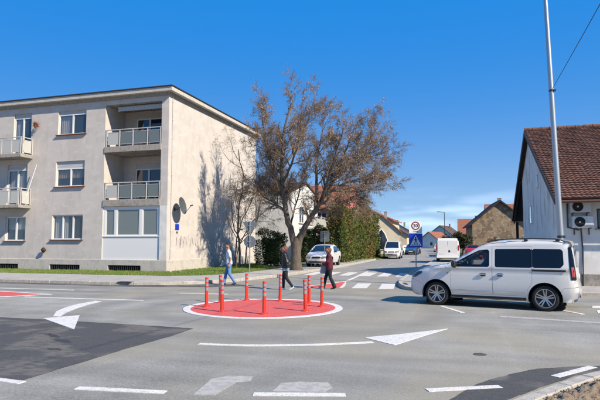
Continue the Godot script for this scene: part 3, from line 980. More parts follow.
	for y in [4.17, 7.26]:
		railing(t, Vector3(-4.18, y, -0.03), Vector3(-0.48, y, -0.03), 1.0, [0.02, 0.26, 0.5, 0.76, 0.985], ["rail_panel_pale", "rail_panel", "rail_panel", "rail_panel"], 0.13)
	# the awning rolled up under the top loggia: striped cloth with a scalloped valance
	var aw := MB.new()
	aw.tube([Vector3(-3.55, 9.62, -0.35), Vector3(-0.56, 9.62, -0.35)], [0.06, 0.06], 10)
	var awp := part("awning", aw, M.rail_panel_pale, t)
	for i in 24:
		var sp := MB.new()
		var x0 := -3.55 + 2.99 * i / 24.0
		sp.cbox(Vector3(x0 + 0.0623, 9.50, -0.285 + 0.008 * (i % 2)), Vector3(0.1245, 0.24 if i % 2 else 0.27, 0.008), 0.002)
		part("valance_strip", sp, M.rail_panel_pale if i % 2 else M.frame_grey, awp)
	# glazed ground-floor loggia: white panel with three lights
	var pn := MB.new()
	var lights := [[-4.04, 2.12, -3.42, 3.63], [-3.28, 2.12, -1.78, 3.63], [-1.60, 2.12, -0.60, 3.63]]
	wall_holes(pn, Vector3(0, 0, -0.05), X, Y, [-4.2, 0.76, -0.46, 3.76], lights, 0.05)
	pn.cbox(Vector3(-2.33, 2.07, -0.03), Vector3(3.7, 0.05, 0.06), 0.01)
	var pp := part("white_panel", pn, M.frame_white, t)
	for h in lights:
		var g := MB.new()
		g.box2(Vector3(h[0], h[1], -0.11), Vector3(h[2], h[3], -0.10))
		part("pane", g, M.glass_green, pp)
		var fr := MB.new()
		for e in [[h[0], h[1], h[0] + 0.05, h[3]], [h[2] - 0.05, h[1], h[2], h[3]], [h[0] + 0.05, h[1], h[2] - 0.05, h[1] + 0.05], [h[0] + 0.05, h[3] - 0.05, h[2] - 0.05, h[3]]]:
			fr.box2(Vector3(e[0], e[1], -0.098), Vector3(e[2], e[3], -0.062))
		part("frame", fr, M.frame_white, pp)
	var pier := MB.new()
	pier.box2(Vector3(-0.46, 0.77, -0.03), Vector3(-0.012, 3.76, 0.012))
	part("painted_pier", pier, M.plaster_white, t)
	# roof: slab with a pale fascia and a dark metal edge
	var rf := MB.new()
	rf.box2(Vector3(-20.2, 10.0, -13.4), Vector3(0.10, 10.16, 0.10))
	var roof := part("roof", rf, M.concrete, t)
	var fa := MB.new()
	fa.cbox(Vector3(-9.9, 10.29, -6.55), Vector3(20.5, 0.25, 13.75), 0.015)
	part("fascia", fa, M.concrete_pale, roof)
	var ed := MB.new()
	ed.cbox(Vector3(-9.9, 10.445, -6.55), Vector3(20.62, 0.06, 13.87), 0.012)
	part("metal_edge", ed, M.steel_dark, roof)
	# balconies at the other flat
	for b in [[6.80, 7.02], [3.77, 3.96]]:
		var s := MB.new()
		s.cbox(Vector3(-12.4, (b[0] + b[1]) * 0.5, 0.47), Vector3(6.1, b[1] - b[0], 0.95), 0.012)
		var slab := part("balcony", s, M.concrete, t)
		railing(slab, Vector3(-15.4, b[1], 0.9), Vector3(-9.38, b[1], 0.9), 1.0, [0.01, 0.13, 0.255, 0.38, 0.505, 0.63, 0.755, 0.88, 0.995], ["rail_panel_pale"], 0.10)
		railing(slab, Vector3(-9.37, b[1], 0.84), Vector3(-9.37, b[1], 0.03), 1.0, [0.06, 0.97], ["rail_panel_pale"], 0.10)
	# downpipe-thin conduit with clips down the corner
	var cp := MB.new()
	cp.tube([Vector3(0.03, 0.8, -0.36), Vector3(0.03, 10.1, -0.36)], [0.018, 0.018], 6)
	for i in 9: cp.cbox(Vector3(0.025, 1.3 + i * 1.05, -0.36), Vector3(0.06, 0.05, 0.07), 0.006)
	part("conduit", cp, M.rail_metal, t)
	# things fixed to the block
	mat("dish_grey", lin(0.075, 0.085, 0.09), 0.5)
	var d := thing("satellite_dish", "grey satellite dish fixed near the corner of the apartment block", "satellite dish", Vector3(0.0, 3.78, -0.78))
	var nrm := Vector3(0.96, 0.22, -0.12).normalized()
	var bx := nrm.cross(Vector3.UP).normalized()
	var bs := Basis(bx, nrm, bx.cross(nrm))
	var ds := MB.new()
	var pr := []
	for i in 9: pr.append(Vector2(0.5 * i / 8.0, 0.10 * pow(i / 8.0, 2.0)))
	pr.reverse()
	for i in range(8, -1, -1): pr.append(Vector2(maxf(0.0, 0.5 * i / 8.0 - 0.0), 0.10 * pow(i / 8.0, 2.0) + 0.012))
	var rev := []
	for i in 9: rev.append(Vector2(0.5 * i / 8.0, 0.10 * pow(i / 8.0, 2.0)))
	for i in range(8, -1, -1): rev.append(Vector2(0.5 * i / 8.0 * 0.985, 0.012 + 0.10 * pow(i / 8.0, 2.0)))
	ds.lathe(rev, Vector3(0.42, 0, 0), 28, bs)
	part("dish", ds, M.dish_grey, d)
	var am := MB.new()
	am.tube([Vector3(0.0, -0.18, 0), Vector3(0.2, -0.18, 0), Vector3(0.42, 0, 0)], [0.025, 0.025, 0.025], 8)
	am.cbox(Vector3(0.01, -0.18, 0), Vector3(0.03, 0.2, 0.14), 0.005)
	part("wall_bracket", am, M.steel_dark, d)
	var lb := MB.new()
	var foot := Vector3(0.42, 0, 0) + bs * Vector3(0, 0.10, 0.48)
	if foot.y > 0: foot = Vector3(0.42, 0, 0) + bs * Vector3(0, 0.10, -0.48)
	var tip := Vector3(0.42, -0.12, 0) + nrm * 0.62
	lb.tube([foot, tip], [0.014, 0.014], 6)
	lb.tube([tip - nrm * 0.07, tip + nrm * 0.09], [0.04, 0.035], 8)
	part("feed_arm", lb, M.steel_dark, d)
	var hs := thing("street_name_plate", "small blue enamel plate on the wall under the satellite dish", "sign", Vector3(0.0, 2.6, -1.08))
	var hm := MB.new()
	hm.cbox(Vector3(0.014, 0, 0), Vector3(0.02, 0.34, 0.40), 0.004)
	part("plate", hm, M.sign_blue, hs)
	hm = MB.new()
	hm.cbox(Vector3(0.02, -0.30, 0), Vector3(0.035, 0.10, 0.12), 0.006)
	part("doorbell_box", hm, M.steel_dark, hs)
	# sprayed scribbles on the side wall: flat paint
	mat("spray_violet", lin(0.46, 0.40, 0.41), 0.9)
	mat("spray_grey", lin(0.42, 0.39, 0.37), 0.9)
	var rr := RandomNumberGenerator.new()
	rr.seed = 44
	for gspec in [[1.0, 1.45, 0.26, 4, "spray_violet", "violet spray paint scrawl on the apartment block side wall"], [2.05, 1.50, 0.36, 6, "spray_grey", "grey spray paint letters on the apartment block side wall"]]:
		var gt := thing("graffiti", gspec[5], "graffiti")
		var x: float = gspec[0]
		for k in gspec[3]:
			var m := MB.new()
			var pts := []
			for i in 5: pts.append(Vector2(-x - gspec[2] * rr.randf_range(0.0, 1.0), gspec[1] + (0.55 if i % 2 else 0.0) + rr.randf_range(-0.12, 0.12)))
			var cur := smooth_line(pts, 0.06)
			var rb := stroke(cur, 0.035)
			var nn := cur.size()
			for i in nn - 1:
				var p0 := rb[i]
				var p1 := rb[i + 1]
				var p2 := rb[2 * nn - 2 - i]
				var p3 := rb[2 * nn - 1 - i]
				m.quad(Vector3(0.003, p0.y, p0.x), Vector3(0.003, p1.y, p1.x), Vector3(0.003, p2.y, p2.x), Vector3(0.003, p3.y, p3.x))
			for i in m.n.size(): m.n[i] = Vector3.RIGHT
			part("letter", m, M[gspec[4]], gt)
			x += gspec[2] * 0.95
	# rusty basket with a dead plant, a vent cowl, a pole on the lower balcony
	var bp := thing("hanging_basket", "rust brown dried plant in a wall basket beside the top balcony", "plant", Vector3(-9.0, 8.82, 0.0))
	var bm := MB.new()
	bm.tube([Vector3(0, -0.05, 0), Vector3(0, -0.05, 0.28)], [0.012, 0.012], 6)
	bm.lathe([Vector2(0.05, -0.18), Vector2(0.11, -0.02), Vector2(0.12, 0.0), Vector2(0.0, -0.01)], Vector3(0, 0, 0.26), 12)
	part("basket", bm, M.rust, bp)
	var lf := MB.new()
	for i in 90:
		var dd := Vector3(rr.randfn(), rr.randfn() * 0.8 + 0.2, rr.randfn()).normalized()
		var o := Vector3(0, 0.02, 0.26) + dd * 0.05
		var q := dd.cross(Vector3(rr.randfn(), rr.randfn(), rr.randfn())).normalized() * 0.022
		var l := rr.randf_range(0.12, 0.26)
		lf.tri(o - q, o + q, o + dd * l)
	part("leaves", lf, M.rust, bp).set_meta("kind", "stuff")
	var cw := thing("vent_cowl", "round rusty vent cowl on the wall above the basement grille", "vent", Vector3(-8.15, 1.28, 0.0))
	bm = MB.new()
	bm.tube([Vector3(0, 0, 0), Vector3(0, 0, 0.16)], [0.07, 0.07], 12)
	part("pipe", bm, M.rust, cw)
	bm = MB.new()
	bm.lathe([Vector2(0.0, 0.0), Vector2(0.15, 0.0), Vector2(0.16, 0.02), Vector2(0.09, 0.12), Vector2(0.0, 0.14)], Vector3(0, 0, 0.14), 16, Basis(Vector3.RIGHT, Vector3.BACK, Vector3.DOWN))
	part("cap", bm, M.wood_dark, cw)
	var wp := thing("white_pole", "slim white pole leaning out from the lower balcony corner", "pole", Vector3(-9.42, 3.97, 0.35))
	bm = MB.new()
	bm.tube([Vector3(0.0, 0.45, 0), Vector3(0.72, 2.4, 0)], [0.03, 0.025], 8)
	part("shaft", bm, M.frame_white, wp)
	bm = MB.new()
	bm.tube([Vector3(0.0, 0.0, 0), Vector3(0.0, 0.5, 0)], [0.035, 0.035], 8)
	part("socket", bm, M.rail_metal, wp)

func roundabout() -> void:
	var c := Vector3(10.46, 0, 12.42)
	var isl := struct("painted_roundabout")
	var mb := MB.new()
	mb.lathe([Vector2(1.95, 0.004), Vector2(1.945, 0.0105), Vector2(0, 0.0105)], c, 72)
	part("red_disc", mb, M.red_paint, isl)
	mb = MB.new()
	mb.lathe([Vector2(2.11, 0.004), Vector2(2.105, 0.0135), Vector2(1.92, 0.0135), Vector2(1.91, 0.004)], c, 72)
	part("white_ring", mb, M.road_paint, isl)
	var spots := [[8.97, 12.80], [9.80, 13.58], [8.90, 11.80], [9.37, 10.98], [10.97, 13.70], [10.40, 10.90], [11.76, 12.85], [11.38, 11.22], [11.92, 11.85]]
	var first: Node3D
	for i in spots.size():
		var at := Vector3(spots[i][0], 0.0105, spots[i][1])
		if i == 0:
			first = thing("bollard", "orange flexible bollard with three grey reflective bands on the red painted circle", "bollard", at, 0.0, "bollards round the painted roundabout")
			mb = MB.new()
			mb.lathe([Vector2(0.0475, 0.02), Vector2(0.044, 0.40), Vector2(0.042, 0.735), Vector2(0.046, 0.74), Vector2(0.046, 0.775), Vector2(0.038, 0.79), Vector2(0.0, 0.795)], Vector3.ZERO, 18)
			part("post", mb, M.bollard_orange, first)
			for y in [[0.435, 0.515], [0.555, 0.625], [0.665, 0.732]]:
				mb = MB.new()
				mb.lathe([Vector2(0.044, y[0]), Vector2(0.0465, y[0] + 0.003), Vector2(0.046, y[1] - 0.003), Vector2(0.0435, y[1])], Vector3.ZERO, 18)
				part("reflective_band", mb, M.reflector, first)
			mb = MB.new()
			mb.lathe([Vector2(0.105, 0.0), Vector2(0.10, 0.016), Vector2(0.07, 0.03), Vector2(0.05, 0.045), Vector2(0.0475, 0.06)], Vector3.ZERO, 18)
			part("base", mb, M.bollard_orange, first)
			for k in 4:
				mb = MB.new()
				mb.lathe([Vector2(0.012, 0.0), Vector2(0.012, 0.012), Vector2(0, 0.012)], Vector3(cos(k * PI / 2 + 0.6) * 0.082, 0.02, sin(k * PI / 2 + 0.6) * 0.082), 6)
				part("bolt", mb, M.steel_dark, first)
		else:
			var o := dup(first, "bollard", at, i * 0.7)
			o.rotation.x = rng.randf_range(-0.02, 0.02)
			o.rotation.z = rng.randf_range(-0.025, 0.025)

# --- houses -----------------------------------------------------------------------------------------------------------------------
func tile_slope(mb: MB, a: Vector3, b: Vector3, up: Vector3, tw: float, th: float) -> void:
	# overlapping interlocking tiles on the slope spanned by eave a->b and up (eave to ridge): each tile a small arched, tilted piece
	var L := (b - a).length()
	var R := up.length()
	var X := (b - a) / L
	var Yv := up / R
	var N := X.cross(Yv)
	var nx := int(ceil(L / tw))
	var ny := int(ceil(R / th))
	var w := L / nx
	var h := R / ny
	mb.colored = true
	for j in ny:
		for i in nx:
			var jit := rng.randf_range(0.0, 0.014)
			var tone := rng.randf_range(0.72, 1.0) if rng.randf() > 0.07 else rng.randf_range(0.42, 0.62)
			mb.col = Color(tone, tone * rng.randf_range(0.92, 1.0), tone * rng.randf_range(0.88, 1.0))
			var o := a + X * (i * w + rng.randf_range(-0.006, 0.006)) + Yv * (j * h + rng.randf_range(-0.012, 0.008))
			var y1 := h * 1.18 if j < ny - 1 else h
			var lift := 0.042 + jit
			var p := []
			for k in 4:
				var x := w * (k / 3.0)
				var z: float = [0.004, 0.030, 0.022, 0.0][k]
				p.append(o + X * x + N * (z + lift))
				p.append(o + X * x + Yv * y1 + N * z)
			for k in 3:
				mb.quad(p[k * 2], p[k * 2 + 2], p[k * 2 + 3], p[k * 2 + 1])
				mb.quad(o + X * (w * k / 3.0) - N * 0.01, o + X * (w * (k + 1) / 3.0) - N * 0.01, p[k * 2 + 2], p[k * 2])

func right_house() -> void:
	var t := thing("tiled_house", "white low house with red brown tiled roof and two air conditioners", "house")
	var x0 := 19.14
	var x1 := 31.0
	var z0 := 3.65
	var z1 := -8.8
	var rz := -4.6
	var ry := 7.70
	var eave := 3.33
	var ze := 4.42
	var zb := -13.7
	var slope := (ry - eave) / (ze - rz)
	var roof_at := func(z: float) -> float: return ry - absf(z - rz) * slope - 0.16
	var w := MB.new()
	var win := [20.42, 2.25, 21.6, 3.0]
	wall_holes(w, Vector3(0, 0, z0), Vector3.RIGHT, Vector3.UP, [x0, 0.11, x1, roof_at.call(z0)], [win], 0.2)
	part("front_wall", w, M.plaster_white, t)
	var g := MB.new()
	# gable wall facing the side street
	var gw := [[-1.9, 2.6, -2.8, 3.7], [-6.0, 4.6, -6.8, 5.5]]
	var Q := func(z: float, y: float) -> Vector3: return Vector3(x0, y, z)
	wall_holes(g, Vector3(x0, 0, 0), Vector3(0, 0, 1), Vector3.UP, [z1, 0.11, z0, 2.6], [], 0.0)
	g.quad(Q.call(z1, 2.6), Q.call(z0, 2.6), Q.call(z0, roof_at.call(z0)), Q.call(z1, roof_at.call(z0)))
	g.tri(Q.call(z0, roof_at.call(z0)), Q.call(rz, roof_at.call(rz)), Q.call(z1, roof_at.call(z0)))
	g.tri(Q.call(z1, roof_at.call(z0)), Q.call(rz, roof_at.call(rz)), Q.call(z1, roof_at.call(z1)))
	g.quad(Vector3(x1, 0.11, z1), Vector3(x0, 0.11, z1), Vector3(x0, roof_at.call(z1), z1), Vector3(x1, roof_at.call(z1), z1))
	g.quad(Vector3(x1, 0.11, z0), Vector3(x1, 0.11, z1), Vector3(x1, roof_at.call(z1), z1), Vector3(x1, roof_at.call(z0), z0))
	part("gable_wall", g, M.plaster_stained, t)
	for h in [[4.6, 2.7, 5.15, 3.7], [1.7, 4.35, 2.05, 5.0]]:
		var v := MB.new()
		v.box2(Vector3(x0 - 0.03, h[1], -h[2]), Vector3(x0 + 0.02, h[3], -h[0]))
		var f := part("window", v, M.frame_grey, t)
		v = MB.new()
		v.box2(Vector3(x0 - 0.036, h[1] + 0.06, -h[2] + 0.06), Vector3(x0 - 0.02, h[3] - 0.06, -h[0] - 0.06))
		part("pane", v, M.glass_dark, f)
	window(t, Vector3(0, 0, z0), Vector3.RIGHT, Vector3.UP, win, 0.12, 2, "glass_dark", true, 0.0, "wood_brown", "concrete")
	var pl := MB.new()
	pl.box2(Vector3(x0 - 0.03, 0.10, z0 - 0.2), Vector3(x1, 0.55, z0 + 0.03))
	pl.box2(Vector3(x0 - 0.031, 0.10, z1), Vector3(x0 + 0.1, 0.56, z0 - 0.2))
	part("plinth", pl, M.concrete, t)
	# roof
	var xa := x0 - 0.22
	var xb := x1 + 0.3
	var dk := MB.new()
	var A := Vector3(xa, eave, ze)
	var R := Vector3(xa, ry, rz)
	var Bk := Vector3(xa, ry - (rz - zb) * slope, zb)
	var D := Vector3(xb - xa, 0, 0)
	var th := Vector3(0, -0.12, 0)
	dk.quad(A + th + D, A + th, R + th, R + th + D)
	dk.quad(R + th + D, R + th, Bk + th, Bk + th + D)
	dk.quad(Bk, Bk + D, R + D, R)
	dk.quad(A, A + D, A + D + th, A + th)
	dk.quad(Bk + D, Bk, Bk + th, Bk + D + th)
	var roof := part("roof", dk, M.wood_dark, t)
	var tl := MB.new()
	tile_slope(tl, A + Vector3(0, 0.005, 0.05), A + D + Vector3(0, 0.005, 0.05), R - A, 0.175, 0.27)
	part("roof_tiles", tl, M.roof_tile, roof).set_meta("kind", "stuff")
	tl = MB.new()
	tile_slope(tl, Bk + D + Vector3(0, 0.005, 0), Bk + Vector3(0, 0.005, 0), R - Bk, 0.48, 0.7)
	part("roof_tiles", tl, M.roof_tile, roof).set_meta("kind", "stuff")
	var n := 30
	for i in n:
		var rt := MB.new()
		var p := R + D * (float(i) / n) + Vector3(-0.02, 0.055, 0)
		var q := R + D * (float(i + 1.08) / n) + Vector3(-0.02, 0.055, 0)
		rt.tube([p, q], [0.125, 0.105], 10)
		part("ridge_tile", rt, M.roof_tile, roof)
	# barge boards along the gable edges
	for e in [[A, R], [R, Bk]]:
		var bb := MB.new()
		var p: Vector3 = e[0] + Vector3(-0.02, -0.09, 0)
		var q: Vector3 = e[1] + Vector3(-0.02, -0.09, 0)
		var d := (q - p).normalized()
		bb.box((p + q) * 0.5, Vector3((q - p).length(), 0.24, 0.04), Basis(d, Vector3.RIGHT.cross(d) * -1.0 if false else d.cross(Vector3.RIGHT).normalized() * -1.0, Vector3.RIGHT))
		part("barge_board", bb, M.wood_brown, roof)
	var gut := MB.new()
	gut.tube([A + Vector3(-0.02, -0.10, 0.10), A + D + Vector3(0, -0.10, 0.10)], [0.055, 0.055], 10)
	part("gutter", gut, M.wood_brown, roof)
	# rafters under the far overhang
	for i in 8:
		var rf := MB.new()
		var o := Vector3(xa + 0.12 + i * 0.8, 0, 0)
		var p := Vector3(o.x, roof_at.call(zb) - 0.05, zb + 0.05)
		var q := Vector3(o.x, roof_at.call(z1) - 0.05, z1)
		var d := (q - p).normalized()
		rf.box((p + q) * 0.5, Vector3((q - p).length(), 0.14, 0.09), Basis(d, -d.cross(Vector3.RIGHT).normalized(), Vector3.RIGHT))
		part("rafter", rf, M.wood_dark, roof)
	# a post carries the overhang
	var ps := MB.new()
	ps.box2(Vector3(xa + 0.2, -0.03, zb + 0.3), Vector3(xa + 0.36, roof_at.call(zb) - 0.02, zb + 0.46))
	part("post", ps, M.wood_dark, t)
	# conduit from the air conditioners to the ground
	var cd := MB.new()
	cd.tube([Vector3(19.86, 2.3, z0 + 0.03), Vector3(19.90, 1.4, z0 + 0.03), Vector3(19.86, 0.12, z0 + 0.05)], [0.025, 0.025, 0.025], 7)
	cd.tube([Vector3(19.42, 3.2, z0 + 0.03), Vector3(19.42, 2.3, z0 + 0.03), Vector3(19.8, 2.2, z0 + 0.03)], [0.03, 0.03, 0.03], 7)
	part("conduit", cd, M.steel_dark, t)
	var labels := ["upper grey air conditioner unit on the tiled house wall", "lower cream air conditioner unit on the tiled house wall"]
	for k in 2:
		var at := Vector3(19.83 + 0.05 * k, [2.84, 2.27][k], z0)
		var ac := thing("air_conditioner", labels[k], "air conditioner", at, 0.0, "air conditioners on the tiled house")
		var cs := MB.new()
		cs.cbox(Vector3(0, 0.225, 0.24), Vector3(0.68, 0.43, 0.28), 0.015)
		part("case", cs, M.shutter if k == 0 else M.plaster_white, ac)
		var well := MB.new()
		well.lathe([Vector2(0.185, 0.0), Vector2(0.185, 0.006), Vector2(0, 0.006)], Vector3(-0.11, 0.225, 0.382), 24, Basis(Vector3.RIGHT, Vector3.BACK, Vector3.DOWN))
		var fan := part("fan_grille", well, M.void, ac)
		for r in [0.045, 0.09, 0.135, 0.178]:
			var rg := MB.new()
			var pts := []
			var rad := []
			for i in 25:
				pts.append(Vector3(-0.11 + cos(TAU * i / 24) * r, 0.225 + sin(TAU * i / 24) * r, 0.394))
				rad.append(0.005)
			rg.tube(pts, rad, 5, false)
			part("ring", rg, M.steel_dark, fan)
		var hub := MB.new()
		hub.lathe([Vector2(0.04, 0.0), Vector2(0.035, 0.012), Vector2(0, 0.015)], Vector3(-0.11, 0.225, 0.389), 12, Basis(Vector3.RIGHT, Vector3.BACK, Vector3.DOWN))
		part("hub", hub, M.rail_metal, fan)
		var br := MB.new()
		for x in [-0.25, 0.25]:
			br.box(Vector3(x, -0.01, 0.2), Vector3(0.035, 0.03, 0.4))
			br.box(Vector3(x, -0.12, 0.018), Vector3(0.035, 0.25, 0.03))
		part("bracket", br, M.steel_dark, ac)

func house(called: String, label: String, at: Vector3, turn: float, s: Vector3, rise: float, wallm: String, roofm: String, over := 0.35, wins := [], group := "", chimney := true, gwins := []) -> Node3D:
	# s = width across the gable (x), eave height, length along the ridge (z); the gable faces +z
	var t := thing(called, label, "house", at, turn, group)
	var hx := s.x * 0.5
	var hz := s.z * 0.5
	var w := MB.new()
	for sg in [-1.0, 1.0]:
		var a := Vector3(-sg * hx, 0, sg * hz)
		var b := Vector3(sg * hx, 0, sg * hz)
		w.quad(a, b, b + Vector3(0, s.y, 0), a + Vector3(0, s.y, 0))
		w.tri(a + Vector3(0, s.y, 0), b + Vector3(0, s.y, 0), Vector3(0, s.y + rise, sg * hz))
		var c := Vector3(sg * hx, 0, sg * hz)
		var d := Vector3(sg * hx, 0, -sg * hz)
		w.quad(c, d, d + Vector3(0, s.y, 0), c + Vector3(0, s.y, 0))
	part("wall", w, M[wallm], t)
	var r := MB.new()
	var k := rise / hx
	var ye := s.y - over * k + 0.05
	var yr := s.y + rise + 0.05
	var zf := hz + over * 0.7
	for sg in [-1.0, 1.0]:
		var e0 := Vector3(sg * (hx + over), ye, sg * zf)
		var e1 := Vector3(sg * (hx + over), ye, -sg * zf)
		var r0 := Vector3(0, yr, sg * zf)
		var r1 := Vector3(0, yr, -sg * zf)
		var th := Vector3(0, 0.14, 0)
		r.quad(e0 + th, e1 + th, r1 + th, r0 + th)
		r.quad(e1, e0, r0, r1)
		r.quad(e0, e1, e1 + th, e0 + th)
		r.quad(e0, e0 + th, r0 + th, r0)
		r.quad(e1 + th, e1, r1, r1 + th)
	var roof := part("roof", r, M[roofm], t)
	# courses of tiles
	var tl := MB.new()
	var sl := sqrt(pow(hx + over, 2) + pow(yr - ye, 2))
	for sg in [-1.0, 1.0]:
		var m := int(sl / 0.34)
		for j in m:
			var f := float(j) / m
			var p := Vector3(sg * (hx + over) * (1.0 - f), lerpf(ye, yr, f) + 0.155, 0)
			var ang := atan2(yr - ye, -(hx + over) * sg)
			var dirv := Vector3(cos(ang), sin(ang), 0)
			tl.box(p + dirv * 0.19, Vector3(0.40, 0.022, zf * 2.0 - 0.02), Basis(dirv, dirv.cross(Vector3.BACK) * -1.0, Vector3.BACK).rotated(Vector3.BACK, -0.05 * sg * -1.0))
	part("tile_courses", tl, M[roofm], roof).set_meta("kind", "stuff")
	if chimney:
		var c := MB.new()
		c.cbox(Vector3(hx * 0.25, yr + 0.25, -hz * 0.3), Vector3(0.42, 1.0, 0.42), 0.02)
		c.cbox(Vector3(hx * 0.25, yr + 0.78, -hz * 0.3), Vector3(0.5, 0.07, 0.5), 0.02)
		part("chimney", c, M.concrete, roof)
	for q in wins + gwins:
		# [face, along, bottom, width, height]: face 0 gable +z, 1 side +x, 2 side -x
		var o: Vector3
		var X: Vector3
		match int(q[0]):
			0:
				o = Vector3(0, 0, hz)
				X = Vector3.RIGHT
			1:
				o = Vector3(hx, 0, 0)
				X = Vector3.FORWARD
			_:
				o = Vector3(-hx, 0, 0)
				X = Vector3.BACK
		window(t, o, X, Vector3.UP, [q[1] - q[3] * 0.5, q[2], q[1] + q[3] * 0.5, q[2] + q[4]], -0.012, 2 if q[3] > 0.9 else 1, "glass_dark", true, 0.0, "frame_white", "concrete")
	return t

func old_house() -> void:
	var t := house("weathered_house", "windowless weathered brown gable house behind the white minivan", Vector3(19.4, 0.0, -42.4), deg_to_rad(4.0), Vector3(6.1, 3.75, 9.0), 2.55, "plaster_old", "roof_dark", 0.4)
	var r := RandomNumberGenerator.new()
	r.seed = 8
	# patches where the render has fallen off, thin sheets of exposed brickwork
	for k in 9:
		var p := PackedVector2Array()
		var c := Vector2(r.randf_range(-2.6, 2.6), r.randf_range(0.5, 3.2))
		var s := r.randf_range(0.25, 0.7)
		for i in 11: p.push_back(c + Vector2(cos(TAU * i / 11), sin(TAU * i / 11) * 0.7) * s * r.randf_range(0.6, 1.2))
		var mb := MB.new()
		mb.prism(p, 0.0, 0.012)
		var bs := Basis(Vector3.RIGHT, Vector3.BACK, Vector3.DOWN)
		var o := MB.new()
		o.add(mb, Transform3D(Basis(Vector3(1, 0, 0), Vector3(0, 0, 1), Vector3(0, 1, 0)), Vector3(0, 0, 4.5)))
		for i in range(0, o.v.size(), 3):
			var m := (o.v[i + 2] - o.v[i]).cross(o.v[i + 1] - o.v[i]).normalized()
			if m.dot(o.n[i]) < 0:
				var q := o.v[i + 1]
				o.v[i + 1] = o.v[i + 2]
				o.v[i + 2] = q
		part("bare_patch", o, M.concrete if k % 3 == 0 else M.roof_tile if k % 4 == 1 else M.earth, t)
	# boards over the verge
	for sg in [-1.0, 1.0]:
		var bb := MB.new()
		var a := Vector3(sg * 3.4, 3.62, 4.8)
		var b := Vector3(0, 6.42, 4.8)
		var d := (b - a).normalized()
		bb.box((a + b) * 0.5, Vector3((b - a).length(), 0.16, 0.05), Basis(d, Vector3.BACK.cross(d), Vector3.BACK))
		part("barge_board", bb, M.wood_dark, t)

